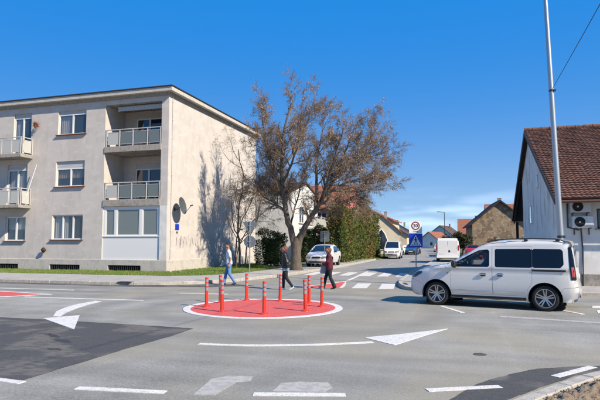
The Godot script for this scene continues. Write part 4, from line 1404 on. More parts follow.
func far_houses() -> void:
	# behind the tree: white house with a balcony
	var t := house("white_house", "two storey white house standing behind the tree and low hedge", Vector3(-3.3, 0.05, -21.8), deg_to_rad(90), Vector3(8.4, 6.1, 9.8), 1.0, "plaster_white", "roof_dark", 0.2, [[2, -2.6, 3.9, 1.2, 1.3], [2, 0.2, 3.9, 1.2, 1.3], [2, -1.2, 1.1, 1.4, 1.3], [0, -1.6, 3.4, 1.4, 1.5], [0, 1.6, 3.4, 1.4, 1.5]], "", false)
	var sl := MB.new()
	sl.cbox(Vector3(0.6, 2.95, 5.56), Vector3(5.6, 0.18, 1.3), 0.02)
	var b := part("balcony", sl, M.plaster_white, t)
	railing(b, Vector3(-2.15, 3.04, 6.15), Vector3(3.35, 3.04, 6.15), 1.0, [0.01, 0.25, 0.5, 0.75, 0.99], ["rail_panel_pale"], 0.05)
	for x in [-2.0, 3.2]:
		var p := MB.new()
		p.box2(Vector3(x - 0.12, 0.0, 5.92), Vector3(x + 0.12, 2.85, 6.14))
		part("column", p, M.plaster_white, t)
	house("pink_house", "pink red house with orange roof behind the tall hedge", Vector3(-0.9, 0.05, -33.8), deg_to_rad(90), Vector3(8.6, 5.4, 9.4), 2.6, "plaster_pink", "roof_orange", 0.4, [[0, -1.5, 3.6, 1.2, 1.3], [0, 1.5, 3.6, 1.2, 1.3], [2, 2.0, 3.6, 1.2, 1.3]])
	house("long_roof_house", "big house whose dark edged roof slopes down above the tall hedge", Vector3(-2.0, 0.05, -65.0), deg_to_rad(0), Vector3(13.4, 5.2, 12.0), 2.9, "plaster_cream", "roof_orange", 0.5, [[0, 4.6, 3.2, 1.3, 1.4], [0, 2.4, 3.2, 1.3, 1.4], [1, 0.0, 1.0, 1.2, 1.3], [1, 3.0, 3.2, 1.2, 1.3]])
	var cr := house("cream_house", "cream gable house with pointed arch window beside the street", Vector3(4.1, 0.05, -53.2), deg_to_rad(8), Vector3(5.0, 3.2, 7.0), 2.2, "plaster_cream", "roof_orange", 0.35, [[1, 0.0, 0.9, 1.1, 1.3]])
	var ar := PackedVector2Array()
	for i in 9: ar.push_back(Vector2(-0.75 + 0.75 * sin(i / 8.0 * PI / 2), -1.0 - 0.0 - 2.4 * (1.0 - 0.0) * (i / 8.0)))
	var am := MB.new()
	var L := [Vector2(-0.8, 0.6), Vector2(0.8, 0.6), Vector2(0.8, 2.0), Vector2(0.45, 2.9), Vector2(0, 3.5), Vector2(-0.45, 2.9), Vector2(-0.8, 2.0)]
	for i in range(1, 6): am.tri(Vector3(L[0].x, L[0].y, 3.53), Vector3(L[i].x, L[i].y, 3.53), Vector3(L[i + 1].x, L[i + 1].y, 3.53))
	var pw := part("arched_window", am, M.glass_dark, cr)
	am = MB.new()
	var ap := []
	var arad := []
	for q in L + [L[0]]:
		ap.append(Vector3(q.x, q.y, 3.55))
		arad.append(0.07)
	am.tube(ap, arad, 6)
	part("frame", am, M.frame_white, pw)
	house("brown_roof_house", "low house with dark red roof past the cream gable", Vector3(2.2, 0.05, -80.0), deg_to_rad(0), Vector3(7.0, 3.0, 10.0), 2.2, "plaster_cream", "roof_dark", 0.4, [[1, 0.0, 0.9, 1.1, 1.3], [0, 0.5, 0.9, 1.1, 1.3]])
	house("terracotta_house", "terracotta roofed house far down the side street verge", Vector3(1.6, 0.05, -100.0), deg_to_rad(4), Vector3(8.0, 3.1, 10.0), 2.4, "plaster_white", "roof_dark", 0.4, [[1, 0.0, 0.9, 1.1, 1.3], [0, 0.5, 0.9, 1.1, 1.3]])
	house("far_gable_house", "white gable house closing the far end of the street", Vector3(10.6, 0.0, -140.0), deg_to_rad(-14), Vector3(8.0, 3.4, 11.0), 3.0, "plaster_white", "roof_dark", 0.4, [[0, 1.6, 3.2, 0.9, 1.0], [0, -1.0, 3.2, 0.9, 1.0]])
	house("far_red_roof_house", "small white house with orange roof before the far gable", Vector3(8.2, 0.0, -128.0), deg_to_rad(-28), Vector3(5.4, 2.5, 6.5), 1.9, "plaster_white", "roof_orange", 0.4, [[0, 0.8, 0.8, 0.9, 1.0]], "", false)
	house("dark_wall_house", "house with orange roof and grey wall behind the roundish dark tree", Vector3(19.5, 0.0, -80.0), deg_to_rad(90), Vector3(8.0, 3.3, 9.0), 2.6, "concrete", "roof_orange", 0.4, [[2, 0.0, 0.9, 1.1, 1.3]])
	house("brick_roof_house", "orange roofed house rising behind the weathered gable house", Vector3(25.0, 0.0, -56.0), deg_to_rad(90), Vector3(9.0, 4.0, 12.0), 3.0, "plaster_cream", "roof_orange", 0.4, [])
	# white garden walls on the left verge
	for q in [[Vector3(6.6, 0.05, -64.0), 12.0, "white garden wall in front of the big dark edged roof house", "plaster_white"], [Vector3(6.4, 0.05, -84.0), 16.0, "pale garden wall past the cream gable house", "plaster_cream"]]:
		var w := thing("garden_wall", q[2], "wall", q[0])
		var mb := MB.new()
		mb.cbox(Vector3(0, 0.6, 0), Vector3(0.2, 1.2, q[1]), 0.015)
		part("masonry", mb, M[q[3]], w)
		mb = MB.new()
		mb.cbox(Vector3(0, 1.235, 0), Vector3(0.28, 0.07, q[1] + 0.06), 0.015)
		part("coping", mb, M.concrete, w)

# --- trees, hedges, grass ----------------------------------------------------------------------------------------------------------
class TreeKit:
	var trunk := MB.new()
	var twigs := MB.new()
	var leaves := MB.new()
	var r := RandomNumberGenerator.new()
	var leaf_rate := 3.0
	var leaf_size := 0.07
	var droop := 0.0
	var up := 0.25
	var ratio := [0.0, 0.52, 0.50, 0.52, 0.5]
	var kids := [0, 9, 8, 6, 0]
	var last := 4
	var fine := 0
	var leaf_a := Color(0.46, 0.345, 0.235)
	var leaf_b := Color(0.29, 0.195, 0.125)
	var clump: FastNoiseLite

	func grow(p: Vector3, d: Vector3, L: float, r0: float, lvl: int) -> void:
		var n := maxi(3, int(L / 0.28))
		if lvl == last: n = 3
		var pts := [p]
		var rad := [r0]
		var dirs := [d]
		for i in n:
			var j := Vector3(r.randfn(), r.randfn(), r.randfn()) * 0.14
			d = (d + j + Vector3.UP * (up * 0.18 if lvl < 3 else -droop * 0.3)).normalized()
			p += d * L / n
			pts.append(p)
			rad.append(maxf(0.0045, r0 * lerpf(1.0, 0.35, float(i + 1) / n)))
			dirs.append(d)
		branch(pts, rad, dirs, L, lvl)

	func branch(pts: Array, rad: Array, dirs: Array, L: float, lvl: int) -> void:
		var n := pts.size() - 1
		var sides := 8 if lvl <= 1 else 6 if lvl == 2 else 4 if lvl == 3 else 3
		(trunk if lvl <= 1 else twigs).tube(pts, rad, sides, false)
		if lvl < last:
			var k: int = kids[lvl] + r.randi_range(-1, 1)
			for i in k:
				var t := lerpf(0.22, 1.0, (i + r.randf()) / k)
				var f := t * n
				var a := mini(int(f), n - 1)
				var q: Vector3 = pts[a].lerp(pts[a + 1], f - a)
				var d: Vector3 = dirs[a + 1]
				var side := d.cross(Vector3(r.randfn(), r.randfn() * 0.6, r.randfn())).normalized()
				var ang := r.randf_range(0.5, 1.05)
				var nd := (d * cos(ang) + side * sin(ang)).normalized()
				var rr: float = lerpf(rad[a], rad[a + 1], f - a)
				grow(q, nd, L * ratio[lvl] * lerpf(1.15, 0.6, t) * r.randf_range(0.75, 1.2), rr * 0.62, lvl + 1)
			if lvl >= 1:
				grow(pts[n], dirs[n], L * ratio[lvl] * 0.8, rad[n] * 0.9, lvl + 1)
		if lvl == last and fine > 0:
			for i in fine: twiglet(pts[0].lerp(pts[n], r.randf_range(0.15, 1.0)), dirs[n])
		if lvl >= last - 1:
			var dens := 1.0
			if clump: dens = 0.35 + 0.65 * smoothstep(-0.3, 0.35, clump.get_noise_3dv(pts[n]))
			var m := int(leaf_rate * dens * (1.0 if lvl == last else 0.6) + r.randf())
			for i in m:
				var q: Vector3 = pts[0].lerp(pts[n], r.randf_range(0.3, 1.05))
				leaf(q)

	func twiglet(q: Vector3, d: Vector3) -> void:
		# the finest shoots: a three-sided spike
		var e := (d + Vector3(r.randfn(), r.randfn() + 0.15, r.randfn()) * 0.55).normalized()
		var s := e.cross(Vector3.UP).normalized() * 0.0042
		var u := e.cross(s.normalized()) * 0.0042
		var tip := q + e * r.randf_range(0.14, 0.36)
		var a := q + s
		var b := q - s * 0.5 + u * 0.87
		var c := q - s * 0.5 - u * 0.87
		twigs.tri(a, b, tip)
		twigs.tri(b, c, tip)
		twigs.tri(c, a, tip)

	func leaf(q: Vector3) -> void:
		var h := Vector3(r.randfn() * 0.6, -0.7 + r.randfn() * 0.5, r.randfn() * 0.6).normalized()
		var s := h.cross(Vector3(r.randfn(), r.randfn(), r.randfn())).normalized()
		var l := leaf_size * r.randf_range(0.6, 1.3)
		var w := l * r.randf_range(0.22, 0.42)
		leaves.col = leaf_a.lerp(leaf_b, r.randf())
		var f := h.cross(s) * l * 0.12
		var a := q
		var b := q + h * l * 0.5 + s * w
		var c := q + h * l
		var d := q + h * l * 0.5 - s * w
		leaves.tri(a, b + f, c)
		leaves.tri(a, c, d + f)

func tree_thing(called: String, label: String, k: TreeKit, at: Vector3, twigm := "twig", leafm := "leaf_dry") -> Node3D:
	var t := thing(called, label, "tree", at)
	part("trunk", k.trunk, M.bark, t)
	if k.twigs.v.size(): part("branches", k.twigs, M[twigm], t).set_meta("kind", "stuff")
	if k.leaves.v.size(): part("crown", k.leaves, M[leafm], t).set_meta("kind", "stuff")
	return t

func greenery() -> void:
	# the big half-bare tree at the corner of the side street
	var k := TreeKit.new()
	k.r.seed = 314
	k.leaves.colored = true
	k.clump = noise(9, 0.45, 2)
	k.leaf_rate = 1.7
	k.fine = 2
	k.leaf_size = 0.064
	k.kids = [0, 12, 9, 9, 0]
	var R := Vector3(cos(deg_to_rad(17)), 0, -sin(deg_to_rad(17)))
	var D := Vector3(R.z, 0, -R.x)
	var P := func(a: float, b: float, c: float) -> Vector3: return R * a + Vector3.UP * b + D * c
	var limb := func(pts: Array, r0: float, r1: float, lvl: int) -> void:
		var cv := Curve3D.new()
		for i in pts.size():
			var tn: Vector3 = (pts[mini(i + 1, pts.size() - 1)] - pts[maxi(i - 1, 0)]) * 0.17
			cv.add_point(pts[i], -tn, tn)
		var L := cv.get_baked_length()
		var n := maxi(4, int(L / 0.3))
		var q := []
		var rad := []
		var dirs := []
		for i in n + 1:
			q.append(cv.sample_baked(L * i / n, true) + Vector3(k.r.randfn(), k.r.randfn() * 0.3, k.r.randfn()) * (0.02 if i else 0.0))
			rad.append(lerpf(r0, r1, pow(float(i) / n, 0.8)))
		for i in n + 1: dirs.append((q[mini(i + 1, n)] - q[maxi(i - 1, 0)]).normalized())
		k.branch(q, rad, dirs, minf(L, 3.0), lvl)
	# bole with flared foot, forking at head height
	var bp := [P.call(0.02, -0.1, 0), P.call(0.0, 0.12, 0), P.call(-0.01, 0.5, 0), P.call(0.0, 0.95, 0), P.call(0.01, 1.35, 0), P.call(0.02, 1.62, 0), P.call(0.03, 1.85, 0), P.call(0.03, 1.98, 0)]
	k.trunk.tube(bp, [0.48, 0.37, 0.315, 0.29, 0.295, 0.29, 0.20, 0.03], 14, false)
	limb.call([P.call(-0.03, 1.0, 0), P.call(-0.16, 1.75, 0.03), P.call(-0.36, 2.5, 0.1), P.call(-0.60, 3.4, 0.15), P.call(-0.82, 4.9, 0.0), P.call(-0.85, 6.5, -0.3), P.call(-0.6, 8.6, -0.5), P.call(0.0, 10.4, -0.2)], 0.225, 0.03, 1)
	limb.call([P.call(0.05, 1.0, 0), P.call(0.20, 1.75, -0.03), P.call(0.50, 2.45, -0.1), P.call(0.95, 3.2, -0.3), P.call(1.45, 4.05, -0.4), P.call(2.1, 5.3, -0.2), P.call(2.9, 6.9, 0.1), P.call(3.5, 8.4, 0.3)], 0.225, 0.03, 1)
	limb.call([P.call(-0.60, 3.4, 0.15), P.call(-1.1, 3.8, 0.4), P.call(-1.9, 4.3, 0.6), P.call(-2.9, 4.7, 0.5)], 0.085, 0.02, 1)
	limb.call([P.call(-0.80, 4.7, 0.0), P.call(-1.4, 6.0, -0.5), P.call(-1.8, 7.5, -0.8), P.call(-2.0, 9.2, -0.8)], 0.105, 0.02, 1)
	limb.call([P.call(-0.85, 5.6, -0.2), P.call(-1.5, 6.4, 0.9), P.call(-1.9, 7.4, 1.5), P.call(-2.0, 8.4, 1.7)], 0.085, 0.02, 1)
	limb.call([P.call(-0.85, 6.0, -0.2), P.call(0.0, 7.3, 0.7), P.call(0.6, 8.8, 1.0), P.call(1.1, 10.3, 1.0)], 0.11, 0.02, 1)
	limb.call([P.call(-0.75, 5.2, 0.0), P.call(-0.2, 6.2, -1.2), P.call(0.2, 7.4, -2.1), P.call(0.3, 8.6, -2.6)], 0.10, 0.02, 1)
	limb.call([P.call(1.2, 3.7, -0.4), P.call(1.2, 5.2, 0.4), P.call(1.3, 6.9, 0.8), P.call(1.7, 8.7, 0.8)], 0.125, 0.02, 1)
	limb.call([P.call(1.6, 4.3, -0.4), P.call(2.6, 4.9, -0.9), P.call(3.7, 5.3, -1.0), P.call(4.7, 5.6, -0.8)], 0.115, 0.02, 1)
	limb.call([P.call(1.9, 4.8, -0.3), P.call(2.7, 5.8, 1.0), P.call(3.6, 6.8, 1.6), P.call(4.3, 7.7, 1.7)], 0.10, 0.02, 1)
	limb.call([P.call(1.45, 4.05, -0.4), P.call(1.8, 5.2, -1.6), P.call(2.2, 6.5, -2.6), P.call(2.6, 7.8, -3.0)], 0.10, 0.02, 1)
	limb.call([P.call(2.3, 5.6, -0.2), P.call(3.2, 6.5, -1.0), P.call(4.1, 7.3, -1.4), P.call(4.7, 8.2, -1.5)], 0.085, 0.02, 1)
	limb.call([P.call(-0.72, 4.2, 0.1), P.call(-1.2, 4.9, 1.3), P.call(-1.5, 5.8, 2.1), P.call(-1.7, 6.9, 2.3)], 0.09, 0.02, 1)
	limb.call([P.call(0.95, 3.2, -0.3), P.call(1.8, 3.7, 0.5), P.call(2.8, 4.1, 0.9), P.call(3.7, 4.5, 0.9)], 0.08, 0.02, 1)
	limb.call([P.call(-0.35, 2.5, 0.1), P.call(-0.1, 3.6, 1.0), P.call(0.2, 4.8, 1.6), P.call(0.4, 6.0, 2.0)], 0.075, 0.02, 1)
	limb.call([P.call(2.0, 4.6, -0.6), P.call(3.1, 4.6, -0.2), P.call(4.2, 4.7, 0.3), P.call(5.1, 5.0, 0.5)], 0.08, 0.02, 1)
	limb.call([P.call(2.9, 6.6, 0.1), P.call(3.9, 6.7, 0.6), P.call(4.8, 6.9, 0.8), P.call(5.4, 7.1, 0.7)], 0.07, 0.02, 1)
	tree_thing("street_tree", "large half bare tree with brown dry leaves growing at the kerb", k, Vector3(6.25, 0.115, -3.9))
	# slender bare tree against the side wall
	var s := TreeKit.new()
	s.r.seed = 77
	s.leaves.colored = true
	s.leaf_rate = 0.22
	s.fine = 2
	s.leaf_size = 0.07
	s.droop = 0.5
	s.kids = [8, 5, 4, 3, 0]
	s.ratio = [0.36, 0.5, 0.55, 0.55, 0.5]
	s.up = 0.9
	for st in [[0.0, 0.0, 8.0, 0.08], [0.35, 0.15, 7.0, 0.055], [-0.3, -0.2, 6.2, 0.05], [-0.1, 0.35, 5.4, 0.045]]:
		s.grow(Vector3(st[0], -0.1, st[1]), Vector3(st[0] * 0.5, 1, st[1] * 0.5 - 0.03).normalized(), st[2], st[3], 0)
	tree_thing("slender_tree", "slender many stemmed bare tree growing close to the apartment block side wall", s, Vector3(2.1, 0.10, -5.2), "twig_pale")
	# clipped hedges
	hedge("tall_hedge", "tall green and rusty brown conifer hedge along the side street", [[Vector3(5.9, 0.05, -25.2), Vector3(1.5, 4.5, 19.0)]], 34000, C(0.058, 0.088, 0.019), C(0.165, 0.18, 0.042), C(0.21, 0.115, 0.042), 0.45, 41, 0.13)
	hedge("low_hedge", "clipped dark green hedge behind the yield sign", [[Vector3(3.05, 0.1, -8.6), Vector3(1.75, 2.25, 1.3)]], 8000, C(0.022, 0.045, 0.012), C(0.055, 0.085, 0.02), C(0.08, 0.07, 0.03), 0.1, 42, 0.075)
	hedge("evergreen_shrubs", "dark evergreen shrubs growing behind the parked white saloon", [[Vector3(3.9, 0.05, -16.6), Vector3(3.0, 2.6, 1.4)]], 9000, C(0.022, 0.042, 0.014), C(0.05, 0.075, 0.022), C(0.07, 0.06, 0.03), 0.1, 43, 0.1)
	# far trees
	for q in [[Vector3(15.6, 0, -36.5), 3.1, 1.1, 51, "round dark green tree beside the weathered gable house"], [Vector3(12.2, 0, -95.0), 3.2, 1.5, 52, "small brown leafed tree in front of the far white gable"], [Vector3(-4.0, 0, -95.0), 6.0, 2.6, 53, "green tree behind the dark red roofed house"], [Vector3(22.0, 0, -110.0), 7.0, 3.0, 54, "green tree far behind the orange roofed houses"]]:
		leafy_tree(q[4], q[0], q[1], q[2], q[3])
	grass()

func hedge(called: String, label: String, boxes: Array, n: int, ca: Color, cb: Color, cc: Color, dry: float, sd: int, size: float) -> void:
	var t := thing(called, label, "hedge")
	var r := RandomNumberGenerator.new()
	r.seed = sd
	var f := noise(sd, 0.55, 3)
	var g := noise(sd + 1, 0.16, 3)
	var total := 0.0
	for b in boxes: total += b[1].x * b[1].y + b[1].z * b[1].y * 2.0
	var lm := MB.new()
	lm.colored = true
	for b in boxes:
		var o: Vector3 = b[0]
		var s: Vector3 = b[1]
		var core := MB.new()
		core.colored = true
		core.col = ca
		core.cbox(o + Vector3(0, s.y * 0.5 - 0.1, 0), Vector3(s.x - 0.8, s.y - 0.5, s.z - 0.8), 0.12)
		part("inner_growth", core, M.leaf_green, t)
		var ns := maxi(2, int(maxf(s.x, s.z) / 0.8))
		for i in ns:
			var st := MB.new()
			var q := o + Vector3(s.x * ((i + 0.5) / ns - 0.5) if s.x > s.z else 0.0, 0, s.z * ((i + 0.5) / ns - 0.5) if s.z >= s.x else 0.0)
			st.tube([q + Vector3(0, -0.05, 0), q + Vector3(0, s.y * 0.6, 0)], [0.05, 0.03], 6)
			part("stem", st, M.bark, t)
		var m := int(n * (s.x * s.y + s.z * s.y * 2.0) / total)
		for i in m:
			var a := r.randf() * (s.x * s.y * 2.0 + s.z * s.y * 2.0 + s.x * s.z)
			var nn: Vector3
			var p: Vector3
			var u := r.randf() - 0.5
			var v := pow(r.randf(), 0.95)
			if a < s.x * s.y:
				nn = Vector3.BACK
				p = Vector3(u * s.x, v * s.y, s.z * 0.5)
			elif a < s.x * s.y * 2.0:
				nn = Vector3.FORWARD
				p = Vector3(u * s.x, v * s.y, -s.z * 0.5)
			elif a < s.x * s.y * 2.0 + s.z * s.y:
				nn = Vector3.RIGHT
				p = Vector3(s.x * 0.5, v * s.y, u * s.z)
			elif a < s.x * s.y * 2.0 + s.z * s.y * 2.0:
				nn = Vector3.LEFT
				p = Vector3(-s.x * 0.5, v * s.y, u * s.z)
			else:
				nn = Vector3.UP
				p = Vector3(u * s.x, s.y, (r.randf() - 0.5) * s.z)
			p += o
			# bulges, rounded shoulders
			p += nn * (f.get_noise_3d(p.x * 1.3, p.y * 0.4, p.z * 1.3) * 0.75 - 0.10 - 0.25 * r.randf())
			var hy: float = (p.y - o.y) / s.y
			if hy > 0.8:
				p.x = lerpf(p.x, o.x, (hy - 0.8) * 0.7)
				p.y += g.get_noise_2d(p.x * 2.0, p.z * 2.0) * 0.9
			var d := (nn * 0.7 + Vector3(r.randfn() * 0.5, 0.75 + r.randfn() * 0.4, r.randfn() * 0.5)).normalized()
			var sd2 := d.cross(Vector3(r.randfn(), r.randfn(), r.randfn())).normalized()
			var l := size * r.randf_range(0.7, 1.7)
			var wv := l * 0.33
			var cl := ca.lerp(cb, r.randf())
			if r.randf() < dry * smoothstep(-0.15, 0.35, g.get_noise_3dv(p)) * 1.8: cl = cl.lerp(cc, r.randf_range(0.5, 1.0))
			lm.col = cl
			lm.tri(p - sd2 * wv * 0.6, p + sd2 * wv * 0.6, p + d * l)
			lm.tri(p + d * l * 0.25 - sd2 * wv, p + d * l * 0.55 + sd2 * wv * 0.9, p + d * l * 1.1)
	part("foliage", lm, M.leaf_green, t).set_meta("kind", "stuff")

func leafy_tree(label: String, at: Vector3, ht: float, rad: float, sd: int) -> void:
	var r := RandomNumberGenerator.new()
	r.seed = sd
	var t := thing("leafy_tree", label, "tree", at)
	var tr := MB.new()
	tr.tube([Vector3(0, -0.1, 0), Vector3(0.05, ht * 0.35, 0), Vector3(-0.05, ht * 0.7, 0.05)], [0.16, 0.11, 0.05], 7)
	for i in 5:
		var a := TAU * i / 5.0 + r.randf()
		tr.tube([Vector3(0.03, ht * (0.3 + 0.06 * i), 0), Vector3(cos(a) * rad * 0.6, ht * (0.5 + 0.07 * i), sin(a) * rad * 0.6)], [0.06, 0.02], 5)
	part("trunk", tr, M.bark, t)
	var lm := MB.new()
	lm.colored = true
	for c in 26:
		var dd := Vector3(r.randfn(), r.randfn(), r.randfn()).normalized() * pow(r.randf(), 0.4)
		var ctr := Vector3(dd.x * rad * 0.8, ht * 0.66 + dd.y * ht * 0.27, dd.z * rad * 0.8)
		for i in 130:
			var p := ctr + Vector3(r.randfn(), r.randfn() * 0.8, r.randfn()) * rad * 0.17
			var d := Vector3(r.randfn(), r.randfn(), r.randfn()).normalized()
			var q := d.cross(Vector3(r.randfn(), r.randfn(), r.randfn())).normalized()
			lm.col = C(0.022, 0.035, 0.012).lerp(C(0.075, 0.075, 0.028), r.randf())
			var l := r.randf_range(0.10, 0.2)
			lm.tri(p - q * l * 0.5, p + q * l * 0.5, p + d * l)
	part("crown", lm, M.leaf_green, t).set_meta("kind", "stuff")

func grass() -> void:
	# tufts over the verges; one mesh of blades, scattered
	var tuft := MB.new()
	tuft.colored = true
	var r := RandomNumberGenerator.new()
	r.seed = 99
	for i in 9:
		var a := r.randf() * TAU
		var o := Vector3(cos(a), 0, sin(a)) * r.randf() * 0.06
		var d := Vector3(r.randfn() * 0.3, 1, r.randfn() * 0.3).normalized()
		var q := d.cross(Vector3(r.randfn(), 0, r.randfn())).normalized() * 0.007
		var h := r.randf_range(0.05, 0.11)
		tuft.col = Color(1, 1, 1)
		tuft.tri(o - q, o + q, o + d * h)
	var mesh := tuft.done()
	var xf: Array[Transform3D] = []
	var cols: Array[Color] = []
	var f := noise(12, 0.35, 3)
	var areas := [[[-14.0, 0.15, 0.2, 3.2], 0.105, 9000], [[0.1, -12.0, 4.4, 2.9], 0.105, 9000], [[-14.0, 6.5, -5.0, 7.0], 0.118, 1500], [[6.2, -45.0, 7.35, -16.0], 0.06, 3500], [[13.3, -50.0, 15.0, -27.0], -0.03, 1500]]
	var verge := V2([-34, 3.15, -2, 3.15, 1.8, 2.95, 3.15, 2.25, 4.15, 0.45, 4.55, -4, 4.85, -9, 4.85, -26, -34, -26])
	var path := V2([0.2, -13.0, 4.95, -5.4, 4.95, -7.4, 1.4, -13.4, 0.2, -14.5])
	for ar in areas:
		for i in ar[2]:
			var p := Vector2(r.randf_range(ar[0][0], ar[0][2]), r.randf_range(ar[0][1], ar[0][3]))
			if ar[1] == 0.105 and (not Geometry2D.is_point_in_polygon(p, verge) or Geometry2D.is_point_in_polygon(p, path)): continue
			var n := f.get_noise_2dv(p)
			if n < -0.28 and r.randf() < 0.7: continue
			var s := r.randf_range(0.6, 1.35)
			xf.append(Transform3D(Basis(Vector3.UP, r.randf() * TAU).scaled(Vector3(s, s * r.randf_range(0.6, 1.25), s)), Vector3(p.x, ar[1], p.y)))
			var c := C(0.085, 0.165, 0.02).lerp(C(0.17, 0.24, 0.045), r.randf())
			if r.randf() < 0.12 + maxf(0.0, -n) * 0.5: c = c.lerp(C(0.30, 0.25, 0.12), 0.7)
			cols.append(c)
	var mm := MultiMesh.new()
	mm.transform_format = MultiMesh.TRANSFORM_3D
	mm.use_colors = true
	mm.mesh = mesh
	mm.instance_count = xf.size()
	for i in xf.size():
		mm.set_instance_transform(i, xf[i])
		mm.set_instance_color(i, cols[i])
	var o := MultiMeshInstance3D.new()
	o.name = "grass"
	o.multimesh = mm
	o.material_override = M.grass_blade
	add_child(o)
	o.set_meta("kind", "stuff")
	tag(o, "short green grass growing on the verges round the apartment block", "grass")

# --- signs, lamp posts ---------------------------------------------------------------------------------------------------------------
func pole_part(t: Node3D, h: float, r := 0.03) -> void:
	var mb := MB.new()
	mb.lathe([Vector2(r * 1.9, -0.01), Vector2(r * 1.8, 0.02), Vector2(r, 0.03), Vector2(r, h), Vector2(0, h + 0.005)], Vector3.ZERO, 10)
	part("pole", mb, M.galvanised, t)

func plate_poly(pts: Array, z: float, th: float) -> MB:
	# a flat sheet in the plane z, facing +z
	var mb := MB.new()
	var p := PackedVector2Array(pts)
	if Geometry2D.is_polygon_clockwise(p): p.reverse()
	var ix := Geometry2D.triangulate_polygon(p)
	for i in range(0, ix.size(), 3):
		var q := [p[ix[i]], p[ix[i + 1]], p[ix[i + 2]]]
		if (q[1] - q[0]).cross(q[2] - q[0]) < 0: q.reverse()
		mb.tri(Vector3(q[0].x, q[0].y, z + th), Vector3(q[1].x, q[1].y, z + th), Vector3(q[2].x, q[2].y, z + th))
		mb.tri(Vector3(q[0].x, q[0].y, z), Vector3(q[2].x, q[2].y, z), Vector3(q[1].x, q[1].y, z))
	var sg := 0.0
	for i in p.size(): sg += p[i].cross(p[(i + 1) % p.size()])
	for i in p.size():
		var a := p[i]
		var b := p[(i + 1) % p.size()]
		if sg < 0:
			var c := a
			a = b
			b = c
		mb.quad(Vector3(a.x, a.y, z), Vector3(b.x, b.y, z), Vector3(b.x, b.y, z + th), Vector3(a.x, a.y, z + th))
	return mb

func rrect(cx: float, cy: float, w: float, h: float, r: float) -> Array:
	var o := []
	for k in 4:
		var c := Vector2(cx + (w * 0.5 - r) * (1 if k == 0 or k == 3 else -1), cy + (h * 0.5 - r) * (1 if k < 2 else -1))
		for i in 5:
			var a := PI * 0.5 * (k + i / 4.0)
			o.append(c + Vector2(cos(a), sin(a)) * r)
	return o

func ngon(c: Vector2, r: float, n: int, a0 := 0.0) -> Array:
	var o := []
	for i in n: o.append(c + Vector2(cos(a0 + TAU * i / n), sin(a0 + TAU * i / n)) * r)
	return o

func text_part(called: String, s: String, size: float, at: Vector3, parent: Node3D, m: Material) -> void:
	var tm := TextMesh.new()
	tm.text = s
	var fo := SystemFont.new()
	fo.font_names = PackedStringArray(["Droid Sans"])
	fo.font_weight = 700
	tm.font = fo
	tm.font_size = 64
	tm.pixel_size = size / 64.0
	tm.depth = 0.002
	inst(called, tm, m, parent, at)

